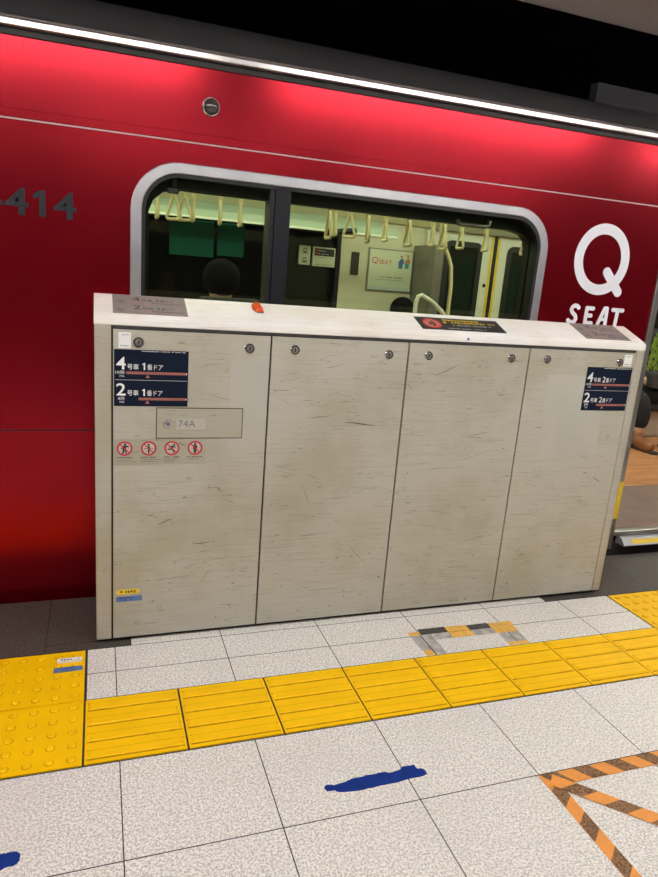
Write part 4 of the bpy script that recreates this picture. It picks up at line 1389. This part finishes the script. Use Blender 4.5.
# ------------------------------------------------------------------ passengers
def skin_mesh(name, pts, edges, radii, mat, parent, sub=2):
    me = bpy.data.meshes.new(name)
    me.from_pydata(pts, edges, [])
    o = bpy.data.objects.new(name, me)
    COL.objects.link(o)
    o.parent = parent
    sk_ = o.modifiers.new('skin', 'SKIN')
    sk_.use_smooth_shade = True
    for i, r in enumerate(radii):
        sv = me.skin_vertices[0].data[i]
        sv.radius = (r, r) if not isinstance(r, tuple) else r
        sv.use_root = (i == 0)
    ss = o.modifiers.new('sub', 'SUBSURF')
    ss.levels = sub
    ss.render_levels = sub
    dg = bpy.context.evaluated_depsgraph_get()
    dg.update()
    m2 = bpy.data.meshes.new_from_object(o.evaluated_get(dg))
    o.modifiers.clear()
    o.data = m2
    m2.materials.clear()
    m2.materials.append(mat)
    m2.shade_smooth()
    return o


def passenger(loc, label, lift=0.0, spread=0.0, rz=0.0, size=1.0, fringe=0.49):
    root = thing('person', loc, label, 'person')
    P_, E_, R_ = [], [], []
    def add(p, r, par=None):
        P_.append(p)
        R_.append(r)
        if par is not None:
            E_.append((par, len(P_) - 1))
        return len(P_) - 1
    z0 = 0.475 + lift
    pel = add((0, 0.02, z0), 0.125)
    bel = add((0, 0.07, z0 + 0.14), 0.12, pel)
    ch = add((0, 0.10, z0 + 0.34), 0.13, bel)
    sh = add((0, 0.10, z0 + 0.47), 0.085, ch)
    nk = add((0, 0.09, z0 + 0.57), 0.052, sh)
    hb = add((0, 0.06, z0 + 0.63), 0.068, nk)
    hm = add((0, 0.065, z0 + 0.72), 0.092, hb)
    ht = add((0, 0.075, z0 + 0.79), 0.072, hm)
    hands, feet = [], []
    for s in (-1, 1):
        hip = add((s * 0.09, -0.03, z0 - 0.01), 0.085, pel)
        kn = add((max(s, 0) * spread + s * 0.11, -0.47, z0 + 0.03), 0.062, hip)
        ca = add((max(s, 0) * spread + s * 0.115, -0.50, z0 - 0.13), 0.056, kn)
        an = add((max(s, 0) * spread + s * 0.12, -0.50, 0.085), 0.038, ca)
        toe = add((max(s, 0) * spread + s * 0.125, -0.66, 0.04), 0.032, an)
        a1 = add((s * 0.19, 0.10, z0 + 0.43), 0.056, sh)
        el = add((s * 0.25, -0.02, z0 + 0.20), 0.043, a1)
        wr = add((s * 0.15, -0.22, z0 + 0.13), 0.028, el)
        pm = add((s * 0.115, -0.285, z0 + 0.125), 0.030, wr)
        for k, (dx_, L_) in enumerate(((-0.03, 0.062), (-0.010, 0.075), (0.010, 0.070), (0.028, 0.055))):
            f1 = add((s * (0.112 + dx_), -0.33, z0 + 0.125), 0.0095, pm)
            f2 = add((s * (0.110 + dx_ * 1.15), -0.33 - L_ * 0.5, z0 + 0.118), 0.009, f1)
            add((s * (0.108 + dx_ * 1.2), -0.33 - L_ * 0.9, z0 + 0.100), 0.008, f2)
        t1 = add((s * 0.075, -0.27, z0 + 0.13), 0.011, pm)
        add((s * 0.055, -0.305, z0 + 0.122), 0.0095, t1)
    skin_mesh('body', P_, E_, R_, M['skin'], root)
    # face
    for s in (-1, 1):
        e = MB().lathe([(0.004, 0), (0.0105, 0.004), (0.011, 0.008), (0.004, 0.012)], (0, 0, 0), (0, -1, 0), 12)
        e.v = [(x + loc[0] + s * 0.032, y_ + loc[1] - 0.020, z + loc[2] + z0 + 0.715) for x, y_, z in e.v]
        e.build('eye', M['inkprint'], root)
    nz = MB().lathe([(0.014, 0), (0.010, 0.012), (0.004, 0.022)], (loc[0], loc[1] - 0.020, loc[2] + z0 + 0.68), (0, -1, 0.2), 12)
    nz.build('nose', M['skin'], root)
    mo = MB().box(loc[0] - 0.022, loc[0] + 0.022, loc[1] - 0.014, loc[1] - 0.002, loc[2] + z0 + 0.648, loc[2] + z0 + 0.656)
    mo.build('mouth', M['boot'], root, bevel=0.003)
    # hair: a bumpy cap over the skull
    hv = MB()
    seg, rg = 28, 14
    vs, fs = [], []
    for i in range(rg + 1):
        th = math.radians(2 + 148 * i / rg)
        for j in range(seg):
            ph = 2 * math.pi * j / seg
            cut = th
            if math.sin(ph) < -0.3:                      # fringe ends above the brows
                cut = th * fringe
            r = 0.108 + 0.007 * pnoise(Vector((math.cos(ph) * 3, math.sin(ph) * 3, i * 0.4 + loc[0])))
            vs.append((loc[0] + r * math.sin(cut) * math.cos(ph), loc[1] + 0.072 + r * 1.1 * math.sin(cut) * math.sin(ph), loc[2] + z0 + 0.735 + r * math.cos(cut)))
    for i in range(rg):
        for j in range(seg):
            k2 = (j + 1) % seg
            fs.append((i * seg + j, i * seg + k2, (i + 1) * seg + k2, (i + 1) * seg + j))
    fs.append(tuple(range(seg)))
    hv.add(vs, fs)
    ho = hv.build('hair', M['hair'], root, angle=80)
    so = ho.modifiers.new('solid', 'SOLIDIFY')
    so.thickness = 0.012
    # clothes
    jp, je, jr = [], [], []
    def aj(p, r, par=None):
        jp.append(p)
        jr.append(r)
        if par is not None:
            je.append((par, len(jp) - 1))
        return len(jp) - 1
    a0 = aj((0, 0.02, z0 + 0.06), 0.142)
    a1_ = aj((0, 0.07, z0 + 0.17), 0.150, a0)
    a2_ = aj((0, 0.10, z0 + 0.34), 0.170, a1_)
    a3_ = aj((0, 0.10, z0 + 0.47), 0.135, a2_)
    aj((0, 0.095, z0 + 0.545), 0.078, a3_)
    for s in (-1, 1):
        u = aj((s * 0.19, 0.10, z0 + 0.43), 0.080, a3_)
        w_ = aj((s * 0.25, -0.02, z0 + 0.20), 0.056, u)
        aj((s * 0.165, -0.19, z0 + 0.135), 0.041, w_)
    skin_mesh('jacket', jp, je, jr, M['jacket'], root)
    tp, te, tr = [], [], []
    def at_(p, r, par=None):
        tp.append(p)
        tr.append(r)
        if par is not None:
            te.append((par, len(tp) - 1))
        return len(tp) - 1
    b0 = at_((0, 0.02, z0 + 0.02), 0.136)
    for s in (-1, 1):
        u = at_((s * 0.09, -0.05, z0), 0.098, b0)
        w_ = at_((max(s, 0) * spread + s * 0.112, -0.47, z0 + 0.020), 0.086, u)
        x_ = at_((max(s, 0) * spread + s * 0.115, -0.505, z0 - 0.13), 0.080, w_)
        at_((max(s, 0) * spread + s * 0.12, -0.50, 0.165), 0.068, x_)
    skin_mesh('trousers', tp, te, tr, M['trousers'], root)
    for s in (-1, 1):
        b = skin_mesh('boot', [(max(s, 0) * spread + s * p_, q_, r_) for p_, q_, r_ in ((0.12, -0.495, 0.18), (0.12, -0.495, 0.07), (0.122, -0.57, 0.058), (0.125, -0.655, 0.047), (0.127, -0.70, 0.042))],
                      [(0, 1), (1, 2), (2, 3), (3, 4)], [0.056, 0.062, 0.062, 0.058, 0.044], M['boot'], root)
        tag(b, 'brown leather ankle boot')
        sol = MB().prism([(max(s, 0) * spread + s * 0.12 + x_, y_) for x_, y_ in ((-0.042, -0.45), (-0.048, -0.55), (-0.046, -0.66), (-0.03, -0.735), (0.005, -0.752), (0.04, -0.73), (0.053, -0.66), (0.046, -0.55), (0.042, -0.45), (0.02, -0.435), (-0.02, -0.435))], 0.0, 0.022, 'z')
        sol.v = [tuple(Vector(p) + Vector(loc)) for p in sol.v]
        sol.build('sole', M['sole'], b, bevel=0.004)
    root.rotation_euler = (0, 0, rz)
    root.scale = (size, size, size)
    return root


passenger((2.443, 3.33, FLZ), 'black-haired passenger whose head shows below the poster in the window', lift=-0.048, size=0.92, fringe=0.70)
passenger((0.72, 2.27, FLZ), 'dark-haired passenger whose head shows beside the teal blinds in the window', lift=0.02, rz=math.pi, fringe=0.70)
passenger((4.745, 3.33, FLZ), 'seated passenger in black trousers and brown boots inside the open train door', lift=-0.045, spread=0.11)

# plant on the lap of the passenger by the door
px_, py_, pz_ = 4.86, 2.95, FLZ + 0.475 - 0.045 + 0.105
plant = thing('potted_plant', (px_, py_, pz_), 'lime green bushy plant in a dark pot on the lap of the passenger', 'plant')
pt = MB().lathe([(0.075, 0), (0.08, 0.003), (0.105, 0.115), (0.118, 0.117), (0.120, 0.140), (0.112, 0.142), (0.106, 0.128)], (px_, py_, pz_), (0, 0, 1), 28)
pt.build('pot', M['pot'], plant)
MB().lathe([(0.104, 0.12), (0.05, 0.128)], (px_, py_, pz_), (0, 0, 1), 20).build('soil', M['sole'], plant)
lf = MB()
rn = random.Random(11)
for i in range(420):
    hgt = rn.random() ** 0.8
    zc = 0.12 + 0.40 * hgt
    rad = 0.125 * (1 - hgt) ** 0.6 * (0.55 + 0.45 * rn.random()) + 0.012
    a = rn.uniform(0, 2 * math.pi)
    c = Vector((px_ + rad * math.cos(a), py_ + rad * math.sin(a), pz_ + zc))
    d = Vector((math.cos(a) * 0.5, math.sin(a) * 0.5, 1.0)).normalized()
    sd = d.cross(Vector((math.cos(a), math.sin(a), 0.2))).normalized()
    nn = sd.cross(d)
    L_ = rn.uniform(0.04, 0.075)
    w_ = 0.009
    lf.add([c, c + d * L_ * 0.5 + sd * w_ + nn * 0.004, c + d * L_, c + d * L_ * 0.5 - sd * w_ + nn * 0.004, c + d * L_ * 0.5 - nn * 0.004],
           [(0, 1, 4), (1, 2, 4), (2, 3, 4), (3, 0, 4), (0, 3, 2, 1)])
lf.build('foliage', M['leaf'], plant, flip=False)
MB().tube([(px_, py_, pz_ + 0.11), (px_, py_, pz_ + 0.45)], [0.012, 0.004], 8).build('stem', M['boot'], plant)

bpy.data.objects.remove(TXT_O, do_unlink=True)
